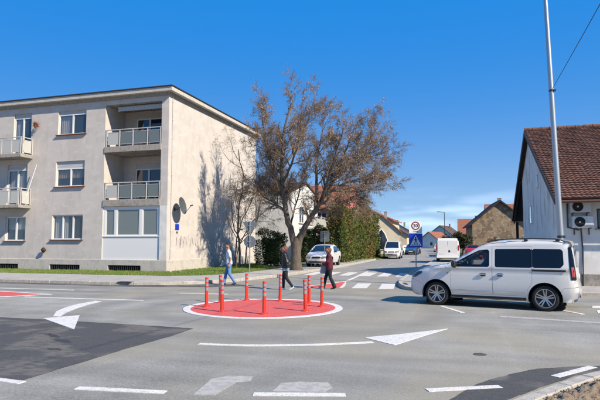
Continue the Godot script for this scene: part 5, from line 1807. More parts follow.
func signs_and_poles() -> void:
	# zone and crossing signs facing the junction
	var t := thing("crossing_sign", "blue pedestrian crossing sign under a white thirty zone plate", "sign", Vector3(12.98, 0.115, -5.7), deg_to_rad(10))
	pole_part(t, 2.86)
	var pl := part("zone_plate", plate_poly(rrect(0, 2.49, 0.74, 0.70, 0.04), 0.035, 0.01), M.sign_white, t)
	var ring := MB.new()
	var bs := Basis(Vector3.RIGHT, Vector3.BACK, Vector3.DOWN)
	ring.lathe([Vector2(0.245, 0.0), Vector2(0.245, 0.003), Vector2(0.18, 0.003), Vector2(0.18, 0.0)], Vector3(0, 2.575, 0.045), 32, bs)
	part("ring", ring, M.sign_red, pl)
	text_part("lettering", "30", 0.27, Vector3(0, 2.575, 0.0475), pl, M.ink)
	text_part("lettering", "ZONA", 0.12, Vector3(0, 2.245, 0.0475), pl, M.ink)
	var bl := part("crossing_plate", plate_poly(rrect(0, 1.73, 0.78, 0.80, 0.04), 0.035, 0.01), M.sign_blue, t)
	part("triangle", plate_poly([Vector2(-0.33, 1.42), Vector2(0.33, 1.42), Vector2(0, 2.05)], 0.0455, 0.002), M.sign_white, bl)
	# walking figure over stripes
	var fig := MB.new()
	for q in [[[-0.02, 1.86], [0.03, 1.86], [0.05, 1.70], [-0.03, 1.70]], [[-0.03, 1.70], [0.02, 1.70], [-0.05, 1.52], [-0.10, 1.52]], [[0.01, 1.70], [0.05, 1.70], [0.11, 1.53], [0.06, 1.53]], [[-0.03, 1.84], [0.0, 1.80], [-0.10, 1.70], [-0.12, 1.73]], [[0.02, 1.84], [0.04, 1.80], [0.12, 1.72], [0.13, 1.75]]]:
		var pp := []
		for w in q: pp.append(Vector2(w[0], w[1]))
		fig.add(plate_poly(pp, 0.0478, 0.002), Transform3D())
	fig.add(plate_poly(ngon(Vector2(0.0, 1.90), 0.036, 12), 0.0478, 0.002), Transform3D())
	part("walking_figure", fig, M.ink, bl)
	for i in 5:
		var x := -0.24 + i * 0.105
		part("stripe", plate_poly([Vector2(x, 1.445), Vector2(x + 0.05, 1.445), Vector2(x + 0.062, 1.50), Vector2(x + 0.012, 1.50)], 0.0478, 0.0015), M.ink, bl)
	# yield sign seen from behind, with a round sign under it
	t = thing("yield_sign", "back of a yield triangle with a round sign below it", "sign", Vector3(4.75, 0.115, -0.45), deg_to_rad(14))
	pole_part(t, 2.78)
	var fc := part("yield_plate", plate_poly([Vector2(-0.41, 2.72), Vector2(0.41, 2.72), Vector2(0.03, 2.03), Vector2(-0.03, 2.03)], -0.05, 0.012), M.sign_back, t)
	part("yield_face", plate_poly([Vector2(-0.38, 2.70), Vector2(0.38, 2.70), Vector2(0.02, 2.06), Vector2(-0.02, 2.06)], -0.054, 0.0035), M.sign_white, fc)
	part("round_plate", plate_poly(ngon(Vector2(0, 1.65), 0.32, 28), -0.05, 0.012), M.sign_back, t)
	for y in [2.5, 2.2, 1.65]:
		var cl := MB.new()
		cl.cbox(Vector3(0, y, -0.01), Vector3(0.16, 0.035, 0.08), 0.006)
		part("clamp", cl, M.galvanised, t)
	# square sign seen from behind
	t = thing("square_sign", "back of a grey square sign standing beside the parked car", "sign", Vector3(6.78, 0.115, -8.6), deg_to_rad(8))
	pole_part(t, 2.35)
	part("plate", plate_poly(rrect(0, 2.02, 0.62, 0.72, 0.04), -0.045, 0.012), M.sign_back, t)
	var cl := MB.new()
	cl.cbox(Vector3(0, 2.2, -0.01), Vector3(0.14, 0.035, 0.08), 0.006)
	cl.cbox(Vector3(0, 1.85, -0.01), Vector3(0.14, 0.035, 0.08), 0.006)
	part("clamp", cl, M.galvanised, t)
	# tall mast by the tiled house and its cable
	t = thing("utility_mast", "tall grey steel mast in front of the tiled house", "pole", Vector3(18.92, 0.115, 5.42))
	var mb := MB.new()
	var lean := Vector3(-0.33, 13.5, 0.1)
	mb.tube([Vector3.ZERO, lean * 0.04, lean * 0.5, lean], [0.115, 0.112, 0.086, 0.06], 16)
	part("shaft", mb, M.galvanised, t)
	mb = MB.new()
	mb.cbox(Vector3(0, 0.02, 0), Vector3(0.42, 0.03, 0.42), 0.006)
	for q in [[-1, -1], [1, -1], [1, 1], [-1, 1]]: mb.lathe([Vector2(0.022, 0.03), Vector2(0.022, 0.07), Vector2(0, 0.07)], Vector3(q[0] * 0.16, 0, q[1] * 0.16), 6)
	part("base_plate", mb, M.galvanised, t)
	for y in [0.135, 0.52]:
		mb = MB.new()
		var c: Vector3 = lean * y
		mb.tube([c - lean.normalized() * 0.04, c + lean.normalized() * 0.04], [0.118 - 0.06 * y, 0.118 - 0.06 * y], 14)
		mb.cbox(c + Vector3(0.1, 0, 0.06), Vector3(0.09, 0.08, 0.07), 0.01)
		part("clamp", mb, M.steel_dark, t)
	var cb := thing("overhead_cable", "thin black cable stretched overhead from the tall steel mast", "cable", Vector3(18.75, 7.15, 5.48))
	var pts := []
	var rad := []
	var e := Vector3(-0.2, 0.6, 26.0)
	for i in 15:
		var f := i / 14.0
		pts.append(e * f + Vector3(0, -0.25 * sin(PI * f), 0))
		rad.append(0.009)
	mb = MB.new()
	mb.tube(pts, rad, 5)
	part("wire", mb, M.cable, cb)
	# street lamps along the side street
	var labels := ["dark street lamp with flat head beside the parked white van", "farther dark street lamp with flat head near the white gable"]
	var spots := [Vector3(12.1, 0.0, -88.0), Vector3(11.6, 0.0, -165.0)]
	for i in 2:
		t = thing("street_lamp", labels[i], "street lamp", spots[i], 0.0, "lamps along the side street")
		mb = MB.new()
		mb.tube([Vector3.ZERO, Vector3(0, 4, 0), Vector3(0, 7.9, 0)], [0.11, 0.085, 0.06], 10)
		part("post", mb, M.steel_dark, t)
		mb = MB.new()
		mb.tube([Vector3(0, 7.85, 0), Vector3(-0.9, 8.0, 0)], [0.04, 0.035], 8)
		part("arm", mb, M.steel_dark, t)
		mb = MB.new()
		mb.cbox(Vector3(-1.15, 8.0, 0), Vector3(0.75, 0.1, 0.3), 0.03)
		part("lamp_head", mb, M.steel_dark, t)

# --- vehicles -----------------------------------------------------------------------------------------------------------------------
# side silhouette in (x forward, y up); the flanks bulge, lean in above the belt and round into the silhouette
class Body:
	var line: Array            # outline samples from the front bottom over the roof to the rear bottom
	var coarse: Array
	var w := 0.9
	var belt := 1.0
	var tumble := 0.2
	var rad := 0.12
	var nose := [1.2, 0.16]
	var tail := [-1.7, 0.06]
	var xf := 2.2
	var xr := -2.2

	func zs(p: Vector2) -> float:
		var z := w - maxf(0.0, p.y - belt) * tumble - 0.05 * pow(maxf(0.0, 0.62 - p.y) / 0.4, 2.0) - 0.012 * pow((p.y - 0.75) / 0.3, 2.0) * (1.0 if p.y < belt else 0.0)
		if p.x > nose[0]: z -= nose[1] * pow((p.x - nose[0]) / (xf - nose[0]), 2.2)
		if p.x < tail[0]: z -= tail[1] * pow((p.x - tail[0]) / (xr - tail[0]), 2.0)
		var d := rad
		for i in coarse.size() - 1:
			var a: Vector2 = coarse[i]
			var b: Vector2 = coarse[i + 1]
			if minf(a.x, b.x) - rad > p.x or maxf(a.x, b.x) + rad < p.x or minf(a.y, b.y) - rad > p.y or maxf(a.y, b.y) + rad < p.y: continue
			d = minf(d, p.distance_to(Geometry2D.get_closest_point_to_segment(p, a, b)))
		if d < rad: z -= rad - sqrt(maxf(0.0, rad * rad - (rad - d) * (rad - d)))
		return z

	func nrm(p: Vector2) -> Vector3:
		var e := 0.012
		var gx := (zs(p + Vector2(e, 0)) - zs(p - Vector2(e, 0))) / (2 * e)
		var gy := (zs(p + Vector2(0, e)) - zs(p - Vector2(0, e))) / (2 * e)
		gx = clampf(gx, -6, 6)
		gy = clampf(gy, -6, 6)
		return Vector3(-gx, -gy, 1).normalized()

	# the flank region poly minus the cuts, pushed in by sink; sides: +1 right, -1 left
	func flank(mb: MB, poly: PackedVector2Array, cuts: Array, sink: float, cell: float, sides := [1.0, -1.0]) -> void:
		var lo := poly[0]
		var hi := poly[0]
		for p in poly:
			lo = lo.min(p)
			hi = hi.max(p)
		var nx := int(ceil((hi.x - lo.x) / cell))
		var ny := int(ceil((hi.y - lo.y) / cell))
		var cache := {}
		for i in nx:
			for j in ny:
				var a := lo + Vector2(i, j) * cell
				var b := a + Vector2(cell, cell)
				var cellp := PackedVector2Array([a, Vector2(b.x, a.y), b, Vector2(a.x, b.y)])
				var todo: Array = Geometry2D.intersect_polygons(cellp, poly)
				for c in cuts:
					var nxt := []
					for q in todo: nxt.append_array(Geometry2D.clip_polygons(q, c))
					todo = nxt
				for q in todo:
					if Geometry2D.is_polygon_clockwise(q): continue
					var ix := Geometry2D.triangulate_polygon(q)
					for k in range(0, ix.size(), 3):
						var tp := [q[ix[k]], q[ix[k + 1]], q[ix[k + 2]]]
						if (tp[1] - tp[0]).cross(tp[2] - tp[0]) < 0: tp.reverse()
						var P := []
						var N := []
						for s in tp:
							var key := Vector2i(roundi(s.x * 10000), roundi(s.y * 10000))
							if not cache.has(key):
								cache[key] = [Vector3(s.x, s.y, zs(s)), nrm(s)]
							P.append(cache[key][0] - cache[key][1] * sink)
							N.append(cache[key][1])
						for sg in sides:
							if sg > 0: mb.trin(P[0], P[1], P[2], N[0], N[1], N[2])
							else:
								var f := Vector3(1, 1, -1)
								mb.trin(P[0] * f, P[2] * f, P[1] * f, N[0] * f, N[2] * f, N[1] * f)

	# the skin over the top between two samples of the outline, for cross-positions t0..t1
	func over(mb: MB, i0: int, i1: int, t0: float, t1: float, crown: float, sink := 0.0, n := 12) -> void:
		var rows := []
		for i in range(maxi(i0 - 1, 0), mini(i1 + 2, line.size())):
			var p: Vector2 = line[i]
			var d: Vector2 = (line[mini(i + 1, line.size() - 1)] - line[maxi(i - 1, 0)]).normalized()
			var o := Vector2(d.y, -d.x)
			if o.dot(p - Vector2(0.0, 0.7)) < 0: o = -o
			var W := zs(p)
			var row := []
			for k in n + 1:
				var t := lerpf(t0, t1, float(k) / n)
				var q := p + o * (crown * (1.0 - t * t) - sink)
				row.append(Vector3(q.x, q.y, W * t))
			rows.append([i, row])
		for a in rows.size() - 1:
			if rows[a][0] < i0 or rows[a][0] >= i1: continue
			for k in n:
				var N := func(r: int, c: int) -> Vector3:
					var u: Vector3 = rows[mini(r + 1, rows.size() - 1)][1][c] - rows[maxi(r - 1, 0)][1][c]
					var v: Vector3 = rows[r][1][mini(c + 1, n)] - rows[r][1][maxi(c - 1, 0)]
					var m := u.cross(v).normalized()
					var ctr: Vector3 = rows[r][1][c] - Vector3(0, 0.7, 0)
					ctr.z = 0
					return m if m.dot(ctr) > 0 else -m
				var p0: Vector3 = rows[a][1][k]
				var p1: Vector3 = rows[a][1][k + 1]
				var p2: Vector3 = rows[a + 1][1][k + 1]
				var p3: Vector3 = rows[a + 1][1][k]
				var n0: Vector3 = N.call(a, k)
				var n1: Vector3 = N.call(a, k + 1)
				var n2: Vector3 = N.call(a + 1, k + 1)
				var n3: Vector3 = N.call(a + 1, k)
				if (p1 - p0).cross(p2 - p0).dot(n0) > 0: mb.quadn(p0, p1, p2, p3, n0, n1, n2, n3)
				else: mb.quadn(p0, p3, p2, p1, n0, n3, n2, n1)

	func at(p: Vector2) -> int:
		var best := 0
		for i in line.size():
			if line[i].distance_squared_to(p) < line[best].distance_squared_to(p): best = i
		return best

func disc2(c: Vector2, r: float, n := 28) -> PackedVector2Array:
	return PackedVector2Array(ngon(c, r, n))

func make_body(pts: Array, opt: Dictionary) -> Body:
	var b := Body.new()
	b.line = smooth_line(pts, 0.05)
	b.coarse = smooth_line(pts, 0.12)
	for k in opt: b.set(k, opt[k])
	b.xf = -99.0
	b.xr = 99.0
	for p in b.line:
		b.xf = maxf(b.xf, p.x)
		b.xr = minf(b.xr, p.x)
	return b

func wheel(parent: Node3D, at: Vector3, r: float, w: float, side: float, fancy: bool) -> void:
	var bs := Basis(Vector3.RIGHT, Vector3.BACK, Vector3.DOWN) if side > 0 else Basis(Vector3.RIGHT, Vector3.FORWARD, Vector3.UP)
	var mb := MB.new()
	var ri := r * 0.70
	mb.lathe([Vector2(ri, -w * 0.5), Vector2(r * 0.93, -w * 0.5), Vector2(r * 0.985, -w * 0.42), Vector2(r, -w * 0.2), Vector2(r, w * 0.2), Vector2(r * 0.985, w * 0.42), Vector2(r * 0.93, w * 0.49), Vector2(r * 0.82, w * 0.52), Vector2(ri, w * 0.47), Vector2(ri - 0.01, w * 0.2)], Vector3.ZERO, 32, bs)
	var t := part("wheel", mb, M.rubber, parent)
	t.position = at
	mb = MB.new()
	mb.lathe([Vector2(ri + 0.004, w * 0.47), Vector2(ri - 0.012, w * 0.49), Vector2(ri - 0.02, w * 0.34), Vector2(ri * 0.4, w * 0.22), Vector2(0, w * 0.22)], Vector3.ZERO, 32, bs)
	part("rim", mb, M.rim_dark if fancy else M.alloy, t)
	var n := 5
	for k in n:
		mb = MB.new()
		for sgn in [-1.0, 1.0]:
			var a := TAU * k / n + 0.3
			var p0: Vector2 = Vector2(cos(a), sin(a)) * ri * 0.14 + Vector2(-sin(a), cos(a)) * sgn * ri * 0.06
			var p1 := Vector2(cos(a + sgn * 0.17), sin(a + sgn * 0.17)) * (ri + 0.004)
			var d: Vector2 = (p1 - p0).normalized()
			var q := Vector2(-d.y, d.x) * ri * 0.062
			var z0 := w * 0.36
			var z1 := w * 0.45
			var A := [p0 - q * 1.2, p0 + q * 1.2, p1 + q, p1 - q]
			var f := []
			for i in 4: f.append(Vector3(A[i].x, A[i].y, (z0 if i < 2 else z1) * side))
			var back := []
			for i in 4: back.append(f[i] - Vector3(0, 0, 0.03 * side))
			if side > 0: mb.quad(f[0], f[3], f[2], f[1])
			else: mb.quad(f[0], f[1], f[2], f[3])
			for i in 4: mb.quad(f[i], f[(i + 1) % 4], back[(i + 1) % 4], back[i])
		part("spoke", mb, M.alloy, t)
	mb = MB.new()
	mb.lathe([Vector2(ri + 0.012, w * 0.44), Vector2(ri + 0.010, w * 0.50), Vector2(ri - 0.006, w * 0.50), Vector2(ri - 0.012, w * 0.40)], Vector3.ZERO, 32, bs)
	part("rim_lip", mb, M.alloy, t)
	mb = MB.new()
	mb.lathe([Vector2(ri * 0.2, w * 0.3), Vector2(ri * 0.18, w * 0.40), Vector2(0, w * 0.41)], Vector3.ZERO, 14, bs)
	part("hub_cap", mb, M.alloy if fancy else M.rim_dark, t)

func flank_glass(t: Node3D, b: Body, called: String, poly: PackedVector2Array, m: String, cell: float) -> MeshInstance3D:
	var o: MeshInstance3D
	for sg in [1.0, -1.0]:
		var mb := MB.new()
		b.flank(mb, poly, [], 0.006, cell, [sg])
		o = part(called, mb, M[m], t)
	return o

func vehicle(t: Node3D, b: Body, s: Dictionary) -> void:
	# s: paint, cell, sill, wheels [front x, rear x, radius, arch radius], windows [[poly, glass]], splits [[name, poly]], screen [p0, p1], rear_screen [p0, p1]
	var cell: float = s.cell
	var paint: Material = M[s.paint]
	var wh: Array = s.wheels
	var cuts := [disc2(Vector2(wh[0], wh[2]), wh[3]), disc2(Vector2(wh[1], wh[2]), wh[3])]
	for c in [wh[0], wh[1]]: cuts.append(PackedVector2Array([Vector2(c - wh[3], -0.2), Vector2(c + wh[3], -0.2), Vector2(c + wh[3], wh[2]), Vector2(c - wh[3], wh[2])]))
	var gl := []
	for q in s.windows: gl.append(q[0])
	var side := PackedVector2Array(b.line)
	side.push_back(Vector2(b.line[-1].x + 0.1, s.sill))
	side.push_back(Vector2(b.line[0].x - 0.1, s.sill))
	if Geometry2D.is_polygon_clockwise(side): side.reverse()
	# panels
	var rest := [side]
	for q in s.splits:
		var pieces := Geometry2D.intersect_polygons(side, q[1])
		for sg in [1.0, -1.0]:
			var mb := MB.new()
			for pc in pieces:
				var small := Geometry2D.offset_polygon(pc, -0.004)
				for sm in small: b.flank(mb, sm, cuts + gl, 0.0, cell, [sg])
			part(q[0], mb, paint, t)
		var nxt := []
		for r in rest: nxt.append_array(Geometry2D.clip_polygons(r, q[1]))
		rest = nxt
	var mb := MB.new()
	for r in rest: b.flank(mb, r, cuts + gl, 0.0, cell)
	# skin across: everything but the screens
	var n := b.line.size() - 1
	var scr := []
	for k in ["screen", "rear_screen"]:
		if s.has(k): scr.append([b.at(s[k][0]), b.at(s[k][1])])
	scr.sort_custom(func(x, y): return x[0] < y[0])
	var cur := 0
	for q in scr:
		b.over(mb, cur, q[0], -1, 1, s.crown)
		b.over(mb, q[0], q[1], -1, -0.9, s.crown, 0.0, 2)
		b.over(mb, q[0], q[1], 0.9, 1, s.crown, 0.0, 2)
		cur = q[1]
	b.over(mb, cur, n, -1, 1, s.crown)
	part("body", mb, paint, t)
	for k in ["screen", "rear_screen"]:
		if s.has(k):
			mb = MB.new()
			b.over(mb, b.at(s[k][0]), b.at(s[k][1]), -0.905, 0.905, s.crown, 0.006)
			part("windscreen" if k == "screen" else "rear_window", mb, M.car_glass_blue if k == "screen" else M.car_glass, t)
	for q in s.windows: flank_glass(t, b, "side_window", q[0], q[1], cell)
	# dark inside behind the gaps, floor and wheel housings
	mb = MB.new()
	var inner := Geometry2D.offset_polygon(side, -0.05)
	b.flank(mb, inner[0], cuts + s.get("open", []), 0.05, cell * 1.6)
	mb.box2(Vector3(b.xr + 0.45, s.sill - 0.02, -b.w + 0.14), Vector3(b.xf - 0.6, s.sill + 0.03, b.w - 0.12))
	for c in [wh[0], wh[1]]:
		for sg in [-1.0, 1.0]:
			for i in 14:
				var a0 := PI * (i / 14.0 * 1.2 - 0.1)
				var a1 := PI * ((i + 1) / 14.0 * 1.2 - 0.1)
				var p0 := Vector2(c + cos(a0) * (wh[3] + 0.004), wh[2] + sin(a0) * (wh[3] + 0.004))
				var p1 := Vector2(c + cos(a1) * (wh[3] + 0.004), wh[2] + sin(a1) * (wh[3] + 0.004))
				mb.quad(Vector3(p0.x, p0.y, sg * (b.w - 0.03)), Vector3(p1.x, p1.y, sg * (b.w - 0.03)), Vector3(p1.x, p1.y, sg * (b.w - 0.42)), Vector3(p0.x, p0.y, sg * (b.w - 0.42)))
			mb.box(Vector3(c, wh[2] + 0.05, sg * (b.w - 0.42)), Vector3(wh[3] * 2.0, wh[3] * 2.0 - 0.1, 0.01))
	part("underbody", mb, M.void, t)
	for c in [wh[0], wh[1]]:
		for sg in [-1.0, 1.0]: wheel(t, Vector3(c, wh[2], sg * (b.w - 0.135)), wh[2], 0.205, sg, s.get("fancy", false))

func flank_box(t: Node3D, b: Body, called: String, c: Vector2, s: Vector3, m: String, out: float, sides := [1.0, -1.0], bev := 0.01) -> void:
	for sg in sides:
		var mb := MB.new()
		var z := b.zs(c)
		var n := b.nrm(c)
		var bs := Basis(Vector3(n.z, 0, -n.x).normalized(), Vector3.UP, Vector3(n.x, 0, n.z).normalized())
		mb.cbox(Vector3(c.x, c.y, z + out), s, bev, bs)
		if sg < 0:
			for i in mb.v.size():
				mb.v[i].z = -mb.v[i].z
				mb.n[i].z = -mb.n[i].z
			for i in range(0, mb.v.size(), 3):
				var q := mb.v[i + 1]
				mb.v[i + 1] = mb.v[i + 2]
				mb.v[i + 2] = q
		part(called, mb, M[m], t)

func R2(x0: float, y0: float, x1: float, y1: float) -> PackedVector2Array:
	return PackedVector2Array([Vector2(x0, y0), Vector2(x1, y0), Vector2(x1, y1), Vector2(x0, y1)])

func soft(a: Array, r := 0.05) -> PackedVector2Array:
	# rounds a polygon's corners
	var p := V2(a)
	if Geometry2D.is_polygon_clockwise(p): p.reverse()
	var q := Geometry2D.offset_polygon(p, -r, Geometry2D.JOIN_MITER)
	if q.is_empty(): return p
	var o := Geometry2D.offset_polygon(q[0], r, Geometry2D.JOIN_ROUND)
	return o[0]

func vehicles() -> void:
	minivan()
	panel_van()
	parked_hatch()
	street_cars()

func minivan() -> void:
	var ax := Vector2(14.85 - 17.59, 10.46 - 11.07).normalized()
	var turn := atan2(-ax.y, ax.x)
	# the flank that faces the camera stands over the measured wheel contacts
	var mid := Vector2(14.85 + 17.59, 10.46 + 11.07) * 0.5
	var inward := Vector2(-ax.y, ax.x)
	if inward.y > 0: inward = -inward
	mid += inward * 0.86
	var t := thing("minivan", "white compact minivan with black roof rails driving past the roundabout", "van", Vector3(mid.x, 0.0, mid.y), turn)
	var b := make_body([Vector2(2.018, 0.24), Vector2(2.139, 0.3), Vector2(2.19, 0.45), Vector2(2.181, 0.64), Vector2(2.129, 0.8), Vector2(1.99, 0.925), Vector2(1.712, 1.03), Vector2(1.34, 1.115), Vector2(1.02, 1.19), Vector2(0.58, 1.44), Vector2(0.18, 1.645), Vector2(-0.1, 1.735), Vector2(-0.5, 1.79), Vector2(-1.1, 1.81), Vector2(-1.662, 1.8), Vector2(-1.921, 1.77), Vector2(-2.01, 1.7), Vector2(-2.051, 1.42), Vector2(-2.083, 1.05), Vector2(-2.108, 0.74), Vector2(-2.136, 0.6), Vector2(-2.14, 0.42), Vector2(-2.083, 0.28), Vector2(-1.986, 0.24)], {"w": 0.925, "belt": 1.02, "tumble": 0.17, "rad": 0.13, "nose": [1.15, 0.21], "tail": [-1.6, 0.07]})
	var wf := soft([1.06, 1.075, -0.045, 1.085, -0.045, 1.555, 0.22, 1.53, 0.52, 1.38], 0.04)
	var wm := soft([-0.185, 1.085, -1.078, 1.085, -1.078, 1.575, -0.185, 1.565], 0.03)
	var wr := soft([-1.1, 1.085, -1.743, 1.09, -1.824, 1.18, -1.812, 1.52, -1.759, 1.57, -1.1, 1.575], 0.04)
	vehicle(t, b, {"paint": "paint_white", "cell": 0.11, "sill": 0.24, "wheels": [1.3775, -1.3775, 0.325, 0.40], "fancy": true, "crown": 0.035, "open": [wf],
		"windows": [[wf, "pane_tinted"], [wm, "car_glass"], [wr, "car_glass"]],
		"splits": [["front_door", V2([0.985, 0.36, 0.985, 0.95, 1.13, 1.09, 0.54, 1.47, 0.2, 1.615, -0.115, 1.625, -0.115, 0.36])], ["sliding_door", V2([-0.115, 0.36, -0.115, 1.64, -1.087, 1.64, -1.087, 0.72, -0.96, 0.5, -0.96, 0.36])], ["front_bumper", V2([2.409, 0.1, 1.749, 0.1, 1.749, 0.56, 2.037, 0.7, 2.409, 0.72])], ["rear_bumper", V2([-1.735, 0.1, -2.391, 0.1, -2.391, 0.63, -1.824, 0.6, -1.735, 0.5])], ["bonnet", V2([1.0, 1.22, 1.08, 1.1, 1.804, 0.955, 2.315, 0.8, 2.315, 1.4, 1.0, 1.4])]],
		"screen": [Vector2(1.02, 1.19), Vector2(0.08, 1.68)], "rear_screen": [Vector2(-2.00, 1.64), Vector2(-2.075, 1.10)]})
	for x in [0.12, -0.31]: flank_box(t, b, "door_handle", Vector2(x, 0.895), Vector3(0.20, 0.035, 0.03), "chrome", 0.022)
	for x in [0.12, -0.31]: flank_box(t, b, "handle_recess", Vector2(x, 0.885), Vector3(0.13, 0.08, 0.006), "black_plastic", 0.002, [1.0, -1.0], 0.002)
	flank_box(t, b, "door_trim", Vector2(0.44, 0.44), Vector3(1.04, 0.05, 0.02), "chrome", 0.004, [1.0, -1.0], 0.006)
	flank_box(t, b, "door_trim", Vector2(-0.54, 0.44), Vector3(0.80, 0.05, 0.02), "chrome", 0.004, [1.0, -1.0], 0.006)
	flank_box(t, b, "sill_trim", Vector2(0.02, 0.285), Vector3(1.9, 0.07, 0.02), "black_plastic", 0.004, [1.0, -1.0], 0.006)
	flank_box(t, b, "slide_rail", Vector2(-1.48, 1.025), Vector3(0.78, 0.05, 0.02), "black_plastic", 0.002, [1.0, -1.0], 0.006)
	flank_box(t, b, "side_marker", Vector2(1.06, 0.90), Vector3(0.06, 0.03, 0.012), "lamp_clear", 0.003, [1.0, -1.0], 0.003)
	# lamps
	for sg in [1.0, -1.0]:
		var mb := MB.new()
		b.flank(mb, R2(-1.105, 1.10, -1.073, 1.56), [], -0.002, 0.06, [sg])
		part("pillar_trim", mb, M.black_plastic, t)
		mb = MB.new()
		b.flank(mb, soft([2.163, 0.74, 2.102, 0.835, 1.925, 0.915, 1.758, 0.93, 1.814, 0.86, 1.99, 0.76], 0.015), [], -0.004, 0.06, [sg])
		part("headlight", mb, M.lamp_smoked, t)
		mb = MB.new()
		b.flank(mb, soft([-1.929, 1.62, -1.998, 1.62, -2.035, 1.4, -2.075, 1.02, -2.095, 0.8, -1.986, 0.8, -1.954, 1.1], 0.01), [], -0.004, 0.06, [sg])
		part("tail_light", mb, M.car_glass, t)
		mb = MB.new()
		b.flank(mb, soft([-1.986, 1.12, -2.043, 1.12, -2.067, 0.88, -2.002, 0.88], 0.008), [], -0.007, 0.06, [sg])
		part("tail_lens", mb, M.lamp_red, t)
		# wing mirror
		mb = MB.new()
		var z := b.zs(Vector2(0.86, 1.1))
		mb.cbox(Vector3(0.84, 1.155, sg * (z + 0.15)), Vector3(0.13, 0.17, 0.21), 0.035)
		mb.cbox(Vector3(0.86, 1.08, sg * (z + 0.03)), Vector3(0.08, 0.05, 0.12), 0.012)
		var mr := part("wing_mirror", mb, M.black_plastic, t)
		mb = MB.new()
		mb.cbox(Vector3(0.772, 1.16, sg * (z + 0.15)), Vector3(0.006, 0.13, 0.17), 0.002)
		part("mirror_glass", mb, M.chrome, mr)
		# roof rail
		mb = MB.new()
		var zr := b.zs(Vector2(-0.8, 1.62)) - 0.07
		var pts := [Vector3(0.0, 1.745, sg * (zr - 0.01)), Vector3(-0.12, 1.80, sg * zr), Vector3(-0.5, 1.825, sg * zr), Vector3(-1.1, 1.84, sg * zr), Vector3(-1.65, 1.825, sg * zr), Vector3(-1.78, 1.80, sg * zr), Vector3(-1.86, 1.75, sg * zr)]
		mb.tube(pts, [0.012, 0.014, 0.014, 0.014, 0.014, 0.014, 0.012], 8)
		for x in [-0.2, -0.95, -1.7]: mb.cbox(Vector3(x, 1.795, sg * zr), Vector3(0.10, 0.05, 0.03), 0.01)
		part("roof_rail", mb, M.black_plastic, t)
	# grille, plates, wiper
	var mb := MB.new()
	mb.cbox(Vector3(2.155, 0.70, 0), Vector3(0.03, 0.10, 1.0), 0.01)
	mb.cbox(Vector3(2.17, 0.42, 0), Vector3(0.03, 0.16, 0.6), 0.01)
	part("grille", mb, M.black_plastic, t)
	mb = MB.new()
	mb.cbox(Vector3(2.215, 0.52, 0), Vector3(0.012, 0.11, 0.52), 0.003)
	part("number_plate", mb, M.plate, t)
	mb = MB.new()
	mb.cbox(Vector3(-2.13, 0.86, 0), Vector3(0.012, 0.11, 0.52), 0.003)
	part("number_plate", mb, M.plate, t)
	mb = MB.new()
	mb.cbox(Vector3(-2.15, 0.40, 0), Vector3(0.02, 0.10, 1.2), 0.008)
	part("bumper_insert", mb, M.black_plastic, t)
	# inside: two front seats, steering wheel, driver
	for z in [-0.38, 0.38]:
		mb = MB.new()
		mb.cbox(Vector3(0.22, 0.62, z), Vector3(0.5, 0.16, 0.5), 0.05)
		var st := part("seat", mb, M.cloth_seat, t)
		mb = MB.new()
		mb.cbox(Vector3(-0.08, 0.98, z), Vector3(0.14, 0.64, 0.48), 0.05, Basis(Vector3.BACK, 0.22))
		part("backrest", mb, M.cloth_seat, st)
		mb = MB.new()
		mb.cbox(Vector3(-0.16, 1.38, z), Vector3(0.10, 0.18, 0.26), 0.04, Basis(Vector3.BACK, 0.15))
		part("headrest", mb, M.cloth_seat, st)
	mb = MB.new()
	mb.cbox(Vector3(0.95, 0.95, 0), Vector3(0.5, 0.22, 1.3), 0.06)
	part("dashboard", mb, M.black_plastic, t)
	var wp := []
	var wr2 := []
	for i in 21:
		var a := TAU * i / 20
		wp.append(Vector3(0.66, 1.02, -0.38) + Basis(Vector3.BACK, 0.5) * Vector3(0, cos(a) * 0.185, sin(a) * 0.185))
		wr2.append(0.014)
	mb = MB.new()
	mb.tube(wp, wr2, 6, false)
	part("steering_wheel", mb, M.black_plastic, t)
	var dp := t.transform * Vector3(0.14, -0.16, -0.38)
	person("driver in blue shirt seated at the wheel of the white minivan", dp, turn, 1.70, {
		"legs": [[0.25, 0.50, 0.33, 0.30, 0.3], [0.25, 0.50, 0.33, 0.30, 0.3]], "arms": [[0.10, 0.68, 0.12, 0.26, 0.70, 0.09], [0.10, 0.68, -0.12, 0.26, 0.70, -0.09]],
		"hair_m": "hair_dark", "bottom": "cloth_black", "top": "cloth_blue", "shoes": "shoe_dark", "sleeve": "long", "hem": 0.51, "lean": -0.03})

